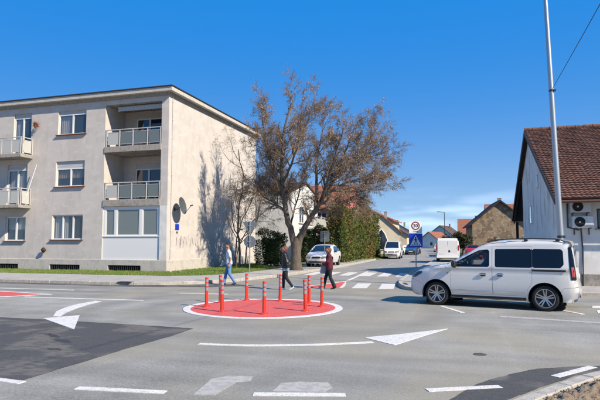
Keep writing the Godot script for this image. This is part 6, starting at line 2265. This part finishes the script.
func panel_van() -> void:
	# parked with its rear doors to the junction
	var t := thing("delivery_van", "white parked delivery van showing its two rear doors", "van", Vector3(14.35, 0.115, -22.0), deg_to_rad(91.0))
	var b := make_body([Vector2(2.35, 0.28), Vector2(2.45, 0.5), Vector2(2.42, 0.85), Vector2(2.1, 1.05), Vector2(1.7, 1.2), Vector2(1.2, 1.62), Vector2(0.9, 1.86), Vector2(0.4, 1.93), Vector2(-1.0, 1.94), Vector2(-2.2, 1.93), Vector2(-2.40, 1.88), Vector2(-2.47, 1.5), Vector2(-2.50, 0.8), Vector2(-2.52, 0.45), Vector2(-2.45, 0.30)], {"w": 0.96, "belt": 1.1, "tumble": 0.12, "rad": 0.10, "nose": [1.4, 0.2], "tail": [-2.0, 0.03]})
	vehicle(t, b, {"paint": "paint_chalk", "cell": 0.28, "sill": 0.28, "wheels": [1.55, -1.45, 0.33, 0.40], "crown": 0.02, "windows": [[soft([1.5, 1.18, 0.55, 1.18, 0.55, 1.66, 0.98, 1.66], 0.04), "car_glass"]], "splits": [], "screen": [Vector2(1.7, 1.2), Vector2(0.95, 1.82)]})
	for sg in [1.0, -1.0]:
		var mb := MB.new()
		mb.cbox(Vector3(-2.505, 1.12, sg * 0.41), Vector3(0.03, 1.25, 0.78), 0.012)
		var d := part("rear_door", mb, M.paint_chalk, t)
		mb = MB.new()
		mb.cbox(Vector3(-2.50, 1.15, sg * 0.865), Vector3(0.07, 0.42, 0.10), 0.02)
		part("tail_light", mb, M.lamp_red, t)
		mb = MB.new()
		mb.cbox(Vector3(-2.525, 1.15, sg * 0.745), Vector3(0.02, 0.06, 0.03), 0.004)
		part("hinge", mb, M.steel_dark, d)
	var mb := MB.new()
	mb.cbox(Vector3(-2.528, 0.88, 0.14), Vector3(0.025, 0.16, 0.14), 0.01)
	part("door_handle", mb, M.black_plastic, t)
	mb = MB.new()
	mb.cbox(Vector3(-2.54, 0.40, 0), Vector3(0.10, 0.18, 1.78), 0.03)
	part("bumper", mb, M.paint_chalk, t)
	mb = MB.new()
	mb.cbox(Vector3(-2.525, 0.66, -0.36), Vector3(0.012, 0.11, 0.52), 0.003)
	part("number_plate", mb, M.plate, t)

func parked_hatch() -> void:
	# pale saloon by the kerb, nose to the junction
	var t := thing("parked_car", "white parked saloon car facing the junction behind the tree", "car", Vector3(6.35, 0.115, -10.0), deg_to_rad(-88.0))
	var b := make_body([Vector2(2.15, 0.25), Vector2(2.26, 0.40), Vector2(2.25, 0.62), Vector2(2.12, 0.74), Vector2(1.6, 0.86), Vector2(1.0, 0.95), Vector2(0.55, 1.2), Vector2(0.15, 1.38), Vector2(-0.3, 1.44), Vector2(-0.9, 1.43), Vector2(-1.4, 1.28), Vector2(-1.75, 1.06), Vector2(-2.15, 1.0), Vector2(-2.24, 0.85), Vector2(-2.26, 0.5), Vector2(-2.15, 0.28)], {"w": 0.88, "belt": 0.92, "tumble": 0.42, "rad": 0.12, "nose": [1.1, 0.18], "tail": [-1.6, 0.12]})
	var gl := soft([0.72, 0.96, -1.45, 0.98, -1.05, 1.30, -0.3, 1.36, 0.15, 1.31], 0.04)
	vehicle(t, b, {"paint": "paint_chalk", "cell": 0.22, "sill": 0.25, "wheels": [1.30, -1.28, 0.31, 0.37], "crown": 0.03, "windows": [[gl, "car_glass"]], "splits": [["front_door", V2([0.85, 0.32, 0.85, 0.94, 0.1, 1.37, -0.2, 1.40, -0.2, 0.32])], ["rear_door", V2([-0.2, 0.32, -0.2, 1.40, -0.9, 1.39, -1.1, 0.9, -1.0, 0.32])]], "screen": [Vector2(1.0, 0.95), Vector2(0.15, 1.38)], "rear_screen": [Vector2(-0.95, 1.42), Vector2(-1.7, 1.08)]})
	car_front(t, b, 2.27, 0.60, 0.62)

func car_front(t: Node3D, b: Body, x: float, y: float, hw: float) -> void:
	for sg in [1.0, -1.0]:
		var mb := MB.new()
		mb.cbox(Vector3(x - 0.06, y + 0.03, sg * (hw - 0.10)), Vector3(0.16, 0.15, 0.36), 0.04, Basis(Vector3.UP, -sg * 0.35))
		part("headlight", mb, M.lamp_clear, t)
		mb = MB.new()
		var z := b.zs(Vector2(0.65, 0.9))
		mb.cbox(Vector3(0.62, 1.0, sg * (z + 0.08)), Vector3(0.10, 0.12, 0.18), 0.03)
		part("wing_mirror", mb, M.black_plastic, t)
	var mb := MB.new()
	mb.cbox(Vector3(x + 0.0, y + 0.02, 0), Vector3(0.10, 0.12, hw * 0.95), 0.03)
	part("grille", mb, M.black_plastic, t)
	mb = MB.new()
	mb.cbox(Vector3(x + 0.035, y - 0.28, 0), Vector3(0.10, 0.10, hw * 1.7), 0.03)
	part("air_intake", mb, M.black_plastic, t)
	mb = MB.new()
	mb.cbox(Vector3(x + 0.085, y - 0.14, 0), Vector3(0.012, 0.11, 0.52), 0.003)
	part("number_plate", mb, M.plate, t)

func street_cars() -> void:
	var t := thing("small_van", "small white van parked facing the junction past the tall hedge", "van", Vector3(8.45, 0.0, -31.6), deg_to_rad(-88.0))
	var b := make_body([Vector2(2.0, 0.25), Vector2(2.15, 0.45), Vector2(2.12, 0.75), Vector2(1.85, 0.95), Vector2(1.35, 1.1), Vector2(0.75, 1.55), Vector2(0.4, 1.76), Vector2(-0.2, 1.82), Vector2(-1.6, 1.81), Vector2(-1.95, 1.75), Vector2(-2.02, 1.2), Vector2(-2.05, 0.5), Vector2(-1.95, 0.28)], {"w": 0.90, "belt": 1.0, "tumble": 0.16, "rad": 0.11, "nose": [1.1, 0.16], "tail": [-1.6, 0.05]})
	vehicle(t, b, {"paint": "paint_chalk", "cell": 0.28, "sill": 0.25, "wheels": [1.30, -1.30, 0.31, 0.38], "crown": 0.03, "windows": [[soft([1.05, 1.05, 0.1, 1.05, 0.1, 1.5, 0.55, 1.5], 0.04), "car_glass"]], "splits": [], "screen": [Vector2(1.35, 1.1), Vector2(0.42, 1.75)]})
	car_front(t, b, 2.15, 0.70, 0.68)
	var pts := [Vector2(2.0, 0.25), Vector2(2.12, 0.45), Vector2(2.08, 0.68), Vector2(1.55, 0.84), Vector2(0.95, 0.95), Vector2(0.3, 1.36), Vector2(-0.3, 1.47), Vector2(-1.1, 1.44), Vector2(-1.75, 1.15), Vector2(-1.98, 0.95), Vector2(-2.0, 0.5), Vector2(-1.9, 0.28)]
	var spec := func(paint: String) -> Dictionary: return {"paint": paint, "cell": 0.4, "sill": 0.25, "wheels": [1.25, -1.25, 0.31, 0.37], "crown": 0.03, "windows": [[soft([0.72, 0.96, -1.35, 0.98, -0.95, 1.34, -0.3, 1.38, 0.25, 1.30], 0.04), "car_glass"]], "splits": [], "screen": [Vector2(0.95, 0.95), Vector2(0.3, 1.36)], "rear_screen": [Vector2(-1.1, 1.44), Vector2(-1.75, 1.15)]}
	for q in [["paint_blue", Vector3(8.8, 0, -50.0), -90.0, "dark blue car parked facing the junction past the small van"], ["paint_dark", Vector3(8.55, 0, -57.5), -88.0, "black car parked behind the dark blue car"], ["paint_chalk", Vector3(11.6, 0, -72.0), -92.0, "white car coming down the side street"], ["paint_red", Vector3(16.6, -0.03, -33.0), 90.0, "red car parked beside the weathered gable house"]]:
		t = thing("street_car", q[3], "car", q[1], deg_to_rad(q[2]), "cars along the side street")
		b = make_body(pts, {"w": 0.87, "belt": 0.92, "tumble": 0.40, "rad": 0.12, "nose": [1.0, 0.16], "tail": [-1.5, 0.10]})
		vehicle(t, b, spec.call(q[0]))
		car_front(t, b, 2.11, 0.62, 0.60)
		for sg in [1.0, -1.0]:
			var mb := MB.new()
			mb.cbox(Vector3(-1.96, 0.86, sg * 0.6), Vector3(0.10, 0.14, 0.26), 0.03)
			part("tail_light", mb, M.lamp_red, t)

# --- people --------------------------------------------------------------------------------------------------------------------------
# tapered capsules [a, b, ra, rb] joined with a smooth minimum and meshed as surface nets; a bone is cut off below/above by clip planes [point, normal]
func nets(mb: MB, bones: Array, cell: float, k: float, clips := []) -> void:
	var lo := Vector3(1e9, 1e9, 1e9)
	var hi := -lo
	for b in bones:
		var r: float = maxf(b[2], b[3]) + k + cell * 2.0
		lo = lo.min(b[0].min(b[1]) - Vector3(r, r, r))
		hi = hi.max(b[0].max(b[1]) + Vector3(r, r, r))
	var nx := int((hi.x - lo.x) / cell) + 2
	var ny := int((hi.y - lo.y) / cell) + 2
	var nz := int((hi.z - lo.z) / cell) + 2
	var f := PackedFloat32Array()
	f.resize(nx * ny * nz)
	f.fill(0.5)
	for b in bones:
		var A: Vector3 = b[0]
		var ab: Vector3 = b[1] - b[0]
		var q := ab.length_squared() + 1e-9
		var ra: float = b[2]
		var rb: float = b[3]
		var r: float = maxf(ra, rb) + k + cell * 1.5
		var p0: Vector3 = ((b[0].min(b[1]) - Vector3(r, r, r)) - lo) / cell
		var p1: Vector3 = ((b[0].max(b[1]) + Vector3(r, r, r)) - lo) / cell
		for z in range(maxi(0, int(p0.z)), mini(nz, int(p1.z) + 1)):
			for y in range(maxi(0, int(p0.y)), mini(ny, int(p1.y) + 1)):
				var row := (z * ny + y) * nx
				for x in range(maxi(0, int(p0.x)), mini(nx, int(p1.x) + 1)):
					var p := lo + Vector3(x, y, z) * cell - A
					var h := clampf(p.dot(ab) / q, 0.0, 1.0)
					var d := (p - ab * h).length() - (ra + (rb - ra) * h)
					var o := f[row + x]
					var s := maxf(k - absf(d - o), 0.0) / k
					f[row + x] = minf(d, o) - s * s * k * 0.25
	for c in clips:
		for z in nz:
			for y in ny:
				for x in nx:
					var i := (z * ny + y) * nx + x
					if f[i] < 0.1: f[i] = maxf(f[i], (lo + Vector3(x, y, z) * cell - c[0]).dot(c[1]))
	var vid := PackedInt32Array()
	vid.resize(nx * ny * nz)
	vid.fill(-1)
	var vs := PackedVector3Array()
	var sy := nx
	var sz := nx * ny
	var off := [0, 1, sy, sy + 1, sz, sz + 1, sz + sy, sz + sy + 1]
	var ed := [[0, 1], [2, 3], [4, 5], [6, 7], [0, 2], [1, 3], [4, 6], [5, 7], [0, 4], [1, 5], [2, 6], [3, 7]]
	for z in nz - 1:
		for y in ny - 1:
			for x in nx - 1:
				var i := (z * ny + y) * nx + x
				var a := f[i]
				if a > 0.25: continue
				var s := a < 0.0
				if (f[i + 1] < 0.0) == s and (f[i + sy] < 0.0) == s and (f[i + sy + 1] < 0.0) == s and (f[i + sz] < 0.0) == s and (f[i + sz + 1] < 0.0) == s and (f[i + sz + sy] < 0.0) == s and (f[i + sz + sy + 1] < 0.0) == s: continue
				var sum := Vector3.ZERO
				var n := 0
				for e in ed:
					var u: float = f[i + off[e[0]]]
					var w: float = f[i + off[e[1]]]
					if (u < 0.0) != (w < 0.0):
						var t := u / (u - w)
						var c0 := Vector3(e[0] & 1, (e[0] >> 1) & 1, (e[0] >> 2) & 1)
						var c1 := Vector3(e[1] & 1, (e[1] >> 1) & 1, (e[1] >> 2) & 1)
						sum += c0.lerp(c1, t)
						n += 1
				vid[i] = vs.size()
				vs.push_back(lo + (Vector3(x, y, z) + sum / n) * cell)
	var ns := PackedVector3Array()
	ns.resize(vs.size())
	var quads := []
	for z in range(1, nz - 1):
		for y in range(1, ny - 1):
			for x in range(1, nx - 1):
				var i := (z * ny + y) * nx + x
				if f[i] > 0.25: continue
				var s := f[i] < 0.0
				for ax in 3:
					var st: int = [1, sy, sz][ax]
					if (f[i + st] < 0.0) == s: continue
					var u: int = [sy, sz, 1][ax]
					var w: int = [sz, 1, sy][ax]
					var q := [vid[i], vid[i - u], vid[i - u - w], vid[i - w]]
					if q.has(-1): continue
					if not s: q.reverse()
					var m := (vs[q[1]] - vs[q[0]]).cross(vs[q[2]] - vs[q[0]]) + (vs[q[2]] - vs[q[0]]).cross(vs[q[3]] - vs[q[0]])
					var dirv: Vector3 = [Vector3.RIGHT, Vector3.UP, Vector3.BACK][ax] * (1.0 if s else -1.0)
					if m.dot(dirv) < 0:
						q.reverse()
						m = -m
					for v in q: ns[v] += m
					quads.append(q)
	for i in ns.size(): ns[i] = ns[i].normalized()
	for q in quads: mb.quadn(vs[q[0]], vs[q[1]], vs[q[2]], vs[q[3]], ns[q[0]], ns[q[1]], ns[q[2]], ns[q[3]])

func hand(mb: MB, wrist: Vector3, d: Vector3, side: float, h: float, curl: float) -> void:
	# palm and five fingers; d points from the wrist to the fingertips
	var s := h / 1.75
	var across := d.cross(Vector3(0, 0, 1) * side).normalized()
	var flat := across.cross(d).normalized()
	var P := func(a: float, b: float, c: float) -> Vector3: return wrist + (d * a + across * b + flat * c) * s
	var bones := [[P.call(-0.03, 0, 0), P.call(0.02, 0, 0), 0.024 * s, 0.026 * s], [P.call(0.02, -0.018, 0), P.call(0.08, -0.024, 0), 0.016 * s, 0.014 * s], [P.call(0.02, 0.018, 0), P.call(0.08, 0.024, 0), 0.016 * s, 0.014 * s], [P.call(0.02, 0, 0), P.call(0.085, 0, 0), 0.017 * s, 0.015 * s]]
	for i in 4:
		var y := -0.033 + 0.022 * i
		var l: float = [0.060, 0.074, 0.078, 0.068][i]
		var p0: Vector3 = P.call(0.08, y, 0.0)
		var p1: Vector3 = P.call(0.08 + l * 0.5, y, -0.02 * curl)
		var p2: Vector3 = P.call(0.08 + l * (0.95 - 0.4 * curl), y, -0.05 * curl)
		bones.append([p0, p1, 0.0095 * s, 0.0088 * s])
		bones.append([p1, p2, 0.0088 * s, 0.0078 * s])
	bones.append([P.call(0.015, 0.028, 0.0), P.call(0.055, 0.055, -0.012), 0.012 * s, 0.0105 * s])
	bones.append([P.call(0.055, 0.055, -0.012), P.call(0.088, 0.058, -0.026 * curl - 0.01), 0.0105 * s, 0.0085 * s])
	nets(mb, bones, 0.0065, 0.006)

func person(label: String, at: Vector3, turn: float, h: float, s: Dictionary) -> Node3D:
	var t := thing("person", label, "person", at, turn)
	var J := func(x: float, y: float, z: float) -> Vector3: return Vector3(x, y, z) * h
	var lean: float = s.get("lean", 0.01)
	var fat: float = s.get("build", 1.0)
	var hip: Array = [J.call(0.0, 0.515, 0.052), J.call(0.0, 0.515, -0.052)]
	var knee: Array = [J.call(s.legs[0][0], s.legs[0][1], 0.052), J.call(s.legs[1][0], s.legs[1][1], -0.052)]
	var ank: Array = [J.call(s.legs[0][2], s.legs[0][3], 0.05), J.call(s.legs[1][2], s.legs[1][3], -0.05)]
	var sh: Array = [J.call(lean, 0.805, 0.103), J.call(lean, 0.805, -0.103)]
	var el: Array = [J.call(s.arms[0][0], s.arms[0][1], s.arms[0][2]), J.call(s.arms[1][0], s.arms[1][1], s.arms[1][2])]
	var wr: Array = [J.call(s.arms[0][3], s.arms[0][4], s.arms[0][5]), J.call(s.arms[1][3], s.arms[1][4], s.arms[1][5])]
	var torso := func(g: float) -> Array:
		var o := []
		for z in [-1.0, 1.0]:
			o.append([J.call(0.0, 0.53, 0.035 * z), J.call(lean * 0.5, 0.64, 0.034 * z), 0.062 * h * fat + g, 0.055 * h * fat + g])
			o.append([J.call(lean * 0.5, 0.64, 0.034 * z), J.call(lean, 0.765, 0.05 * z), 0.055 * h * fat + g, 0.055 * h * fat + g])
			o.append([J.call(lean, 0.79, 0.03 * z), sh[0 if z > 0 else 1], 0.05 * h + g, 0.036 * h + g])
		o.append([J.call(lean, 0.78, 0), J.call(lean + 0.005, 0.835, 0), 0.045 * h + g, 0.034 * h + g])
		return o
	var leg := func(i: int, g: float, flare: float) -> Array:
		return [[hip[i], knee[i], 0.052 * h * fat + g, 0.034 * h + g], [knee[i], ank[i], 0.034 * h + g, (0.022 * h) + g + flare]]
	var arm := func(i: int, g: float) -> Array:
		return [[sh[i], el[i], 0.029 * h + g, 0.023 * h + g], [el[i], wr[i], 0.023 * h + g, 0.016 * h + g]]
	# the body under the clothes
	var body := MB.new()
	var bones := []
	bones.append_array(torso.call(-0.004))
	for i in 2:
		bones.append_array(leg.call(i, -0.004, 0.0))
		bones.append_array(arm.call(i, -0.001))
	var nk := J.call(lean + 0.008, 0.84, 0)
	var hd: Vector3 = J.call(lean + 0.02, 0.925, 0)
	bones.append([nk, J.call(lean + 0.014, 0.885, 0), 0.031 * h, 0.03 * h])
	nets(body, bones, 0.017, 0.03)
	# head: skull, brow, jaw, nose, ears
	var hb := Basis(Vector3.UP, s.get("look", 0.0))
	var Hh := func(x: float, y: float, z: float) -> Vector3: return hd + hb * (Vector3(x, y, z) * h)
	var head := [[Hh.call(-0.018, 0.015, 0), Hh.call(0.008, 0.018, 0), 0.056 * h, 0.054 * h], [Hh.call(0.012, -0.01, 0), Hh.call(0.022, -0.042, 0), 0.042 * h, 0.03 * h], [Hh.call(0.03, -0.048, 0), Hh.call(0.034, -0.05, 0), 0.020 * h, 0.018 * h], [Hh.call(0.052, 0.012, 0), Hh.call(0.067, -0.012, 0), 0.007 * h, 0.010 * h], [Hh.call(0.05, 0.018, -0.02), Hh.call(0.05, 0.018, 0.02), 0.010 * h, 0.010 * h], [Hh.call(0.046, -0.03, -0.011), Hh.call(0.046, -0.03, 0.011), 0.009 * h, 0.009 * h], [Hh.call(-0.012, -0.03, 0), nk, 0.036 * h, 0.031 * h]]
	for z in [-1.0, 1.0]: head.append([Hh.call(-0.006, 0.008, 0.053 * z), Hh.call(-0.002, -0.014, 0.053 * z), 0.010 * h, 0.008 * h])
	nets(body, head, 0.0075, 0.014)
	for i in 2: hand(body, wr[i], (wr[i] - el[i]).normalized(), 1.0 if i == 0 else -1.0, h, s.get("curl", [0.6, 0.6])[i])
	part("body", body, M.skin, t)
	for z in [-1.0, 1.0]:
		var ey := MB.new()
		ey.lathe([Vector2(0, -0.006), Vector2(0.006, -0.003), Vector2(0.0075, 0), Vector2(0.006, 0.003), Vector2(0, 0.006)], Hh.call(0.0575, 0.006, 0.021 * z), 8)
		part("eye", ey, M.ink, t)
	# hair
	var hair := MB.new()
	var hl: float = s.get("hair", 0.0)
	var hbones := [[Hh.call(-0.03, 0.024, 0), Hh.call(-0.002, 0.034, 0), 0.0565 * h, 0.0515 * h], [Hh.call(-0.034, 0.0, 0), Hh.call(-0.036, -0.018 - hl, 0), 0.0485 * h, 0.033 * h]]
	if hl > 0.0:
		for z in [-1.0, 1.0]: hbones.append([Hh.call(-0.02, 0.02, 0.035 * z), Hh.call(-0.026, -0.02 - hl, 0.04 * z), 0.028 * h, 0.016 * h])
	nets(hair, hbones, 0.009, 0.02)
	part("hair", hair, M[s.hair_m], t)
	# trousers
	var tr := MB.new()
	bones = [[J.call(0, 0.53, -0.035), J.call(0, 0.53, 0.035), 0.066 * h * fat, 0.066 * h * fat]]
	for i in 2: bones.append_array(leg.call(i, 0.008, s.get("flare", 0.008)))
	nets(tr, bones, 0.015, 0.025, [[J.call(0, 0.585, 0), Vector3.UP]])
	part("trousers", tr, M[s.bottom], t)
	# shoes
	for i in 2:
		var shoe := MB.new()
		var toe: float = s.legs[i][4]
		var d := Vector3(cos(toe), sin(toe), 0)
		var heel: Vector3 = ank[i] + Vector3(-0.012, -0.022, 0) * h
		nets(shoe, [[heel - d * 0.008 * h, heel + d * 0.05 * h, 0.022 * h, 0.022 * h], [heel + d * 0.05 * h, heel + d * 0.115 * h, 0.023 * h, 0.017 * h], [ank[i], heel, 0.024 * h, 0.022 * h]], 0.011, 0.012, [[J.call(0, 0.002, 0), Vector3.DOWN]])
		part("shoe", shoe, M[s.shoes], t)
	# top: shirt or jacket with its sleeves
	var topm := MB.new()
	bones = torso.call(s.get("thick", 0.008))
	for i in 2:
		var a: Array = arm.call(i, s.get("thick", 0.008) + 0.003)
		if s.sleeve == "short": bones.append([sh[i], sh[i].lerp(el[i], 0.72), 0.034 * h, 0.031 * h])
		else: bones.append_array(a)
	var hem: float = s.get("hem", 0.5)
	for z in [-1.0, 1.0]: bones.append([J.call(0.0, 0.56, 0.03 * z), J.call(0.0, hem, 0.034 * z), 0.066 * h * fat, 0.068 * h * fat])
	nets(topm, bones, 0.015, 0.028, [[J.call(0, hem - 0.005, 0), Vector3.DOWN]])
	part("top", topm, M[s.top], t)
	if s.has("under"):
		var un := MB.new()
		nets(un, [[J.call(0, 0.53, -0.036), J.call(0, 0.53, 0.036), 0.066 * h * fat, 0.066 * h * fat], [J.call(0, 0.53, -0.036), J.call(0.0, 0.43, -0.042), 0.066 * h * fat, 0.07 * h * fat], [J.call(0, 0.53, 0.036), J.call(0.0, 0.43, 0.042), 0.066 * h * fat, 0.07 * h * fat]], 0.014, 0.03, [[J.call(0, 0.44, 0), Vector3.DOWN], [J.call(0, 0.56, 0), Vector3.UP]])
		part("shirt_hem", un, M[s.under], t)
	return t

func people() -> void:
	var left := deg_to_rad(197.0)
	# man in a white T-shirt
	var h := 1.67
	person("man in white T-shirt and blue jeans walking with papers in hand", Vector3(6.44, 0.003, 5.83), left + 0.15, h, {
		"legs": [[0.075, 0.285, 0.115, 0.052, 0.12], [0.0, 0.285, -0.135, 0.068, -0.45]], "arms": [[0.0, 0.645, 0.125, 0.075, 0.535, 0.11], [-0.035, 0.645, -0.125, 0.0, 0.51, -0.125]],
		"hair_m": "hair_dark", "bottom": "cloth_jeans", "top": "cloth_white", "shoes": "shoe_dark", "sleeve": "short", "hem": 0.505, "thick": 0.010, "build": 1.08, "lean": 0.015, "curl": [0.9, 0.5]})
	var pp := thing("papers", "small bundle of pale blue papers carried by the walking man", "papers", Vector3(6.44, 0.003, 5.83), left + 0.15)
	var mb := MB.new()
	mb.cbox(Vector3(0.175, 0.845, 0.165), Vector3(0.24, 0.11, 0.012), 0.003, Basis(Vector3.BACK, 0.2))
	part("sheets", mb, M.cloth_denim_pale, pp)
	mb = MB.new()
	mb.cbox(Vector3(0.185, 0.865, 0.174), Vector3(0.22, 0.10, 0.004), 0.001, Basis(Vector3.BACK, 0.12))
	part("cover", mb, M.sign_white, pp)
	# woman in a black leather jacket
	h = 1.585
	person("woman in black leather jacket and white trainers striding across the road", Vector3(9.36, 0.003, 7.29), left - 0.1, h, {
		"legs": [[0.055, 0.285, 0.055, 0.05, 0.05], [-0.02, 0.285, -0.165, 0.085, -0.6]], "arms": [[0.03, 0.645, 0.13, 0.105, 0.565, 0.10], [-0.055, 0.645, -0.125, -0.05, 0.525, -0.125]],
		"hair_m": "hair_auburn", "bottom": "cloth_black", "top": "leather_black", "shoes": "shoe_white", "sleeve": "long", "hem": 0.50, "thick": 0.022, "build": 1.1, "hair": 0.012, "under": "cloth_denim_pale", "flare": 0.004})
	# woman in a maroon cardigan with a bag on her arm
	h = 1.53
	person("woman in maroon cardigan and black trousers carrying a grey shopping bag", Vector3(10.80, 0.003, 6.42), left, h, {
		"legs": [[0.085, 0.285, 0.15, 0.05, 0.15], [-0.015, 0.285, -0.12, 0.062, -0.35]], "arms": [[0.03, 0.66, 0.135, 0.15, 0.60, 0.115], [0.045, 0.66, -0.12, 0.155, 0.62, -0.09]],
		"hair_m": "hair_auburn", "bottom": "cloth_black", "top": "cloth_maroon", "shoes": "shoe_dark", "sleeve": "long", "hem": 0.46, "thick": 0.018, "build": 1.16, "hair": 0.022, "flare": 0.03})
	var bg := thing("shopping_bag", "pale grey cloth shopping bag hanging from the maroon cardigan woman's arm", "bag", Vector3(10.80, 0.003, 6.42), left)
	mb = MB.new()
	nets(mb, [[Vector3(0.06, 0.80, 0.24), Vector3(0.26, 0.80, 0.24), 0.045, 0.045], [Vector3(0.04, 0.62, 0.24), Vector3(0.28, 0.62, 0.24), 0.06, 0.06], [Vector3(0.06, 0.80, 0.24), Vector3(0.04, 0.62, 0.24), 0.045, 0.06], [Vector3(0.16, 0.80, 0.24), Vector3(0.16, 0.62, 0.24), 0.05, 0.07], [Vector3(0.26, 0.80, 0.24), Vector3(0.28, 0.62, 0.24), 0.045, 0.06]], 0.015, 0.04)
	part("bag_body", mb, M.cloth_bag, bg)
	for x in [0.10, 0.23]:
		mb = MB.new()
		mb.tube([Vector3(x, 0.82, 0.25), Vector3(x * 0.5 + 0.08, 0.93, 0.23), Vector3(x * 0.4 + 0.095, 0.985, 0.195), Vector3(x * 0.5 + 0.08, 0.93, 0.175), Vector3(x, 0.80, 0.205)], [0.009, 0.009, 0.009, 0.009, 0.009], 6)
		part("strap", mb, M.cloth_bag, bg)

func small_things() -> void:
	pass
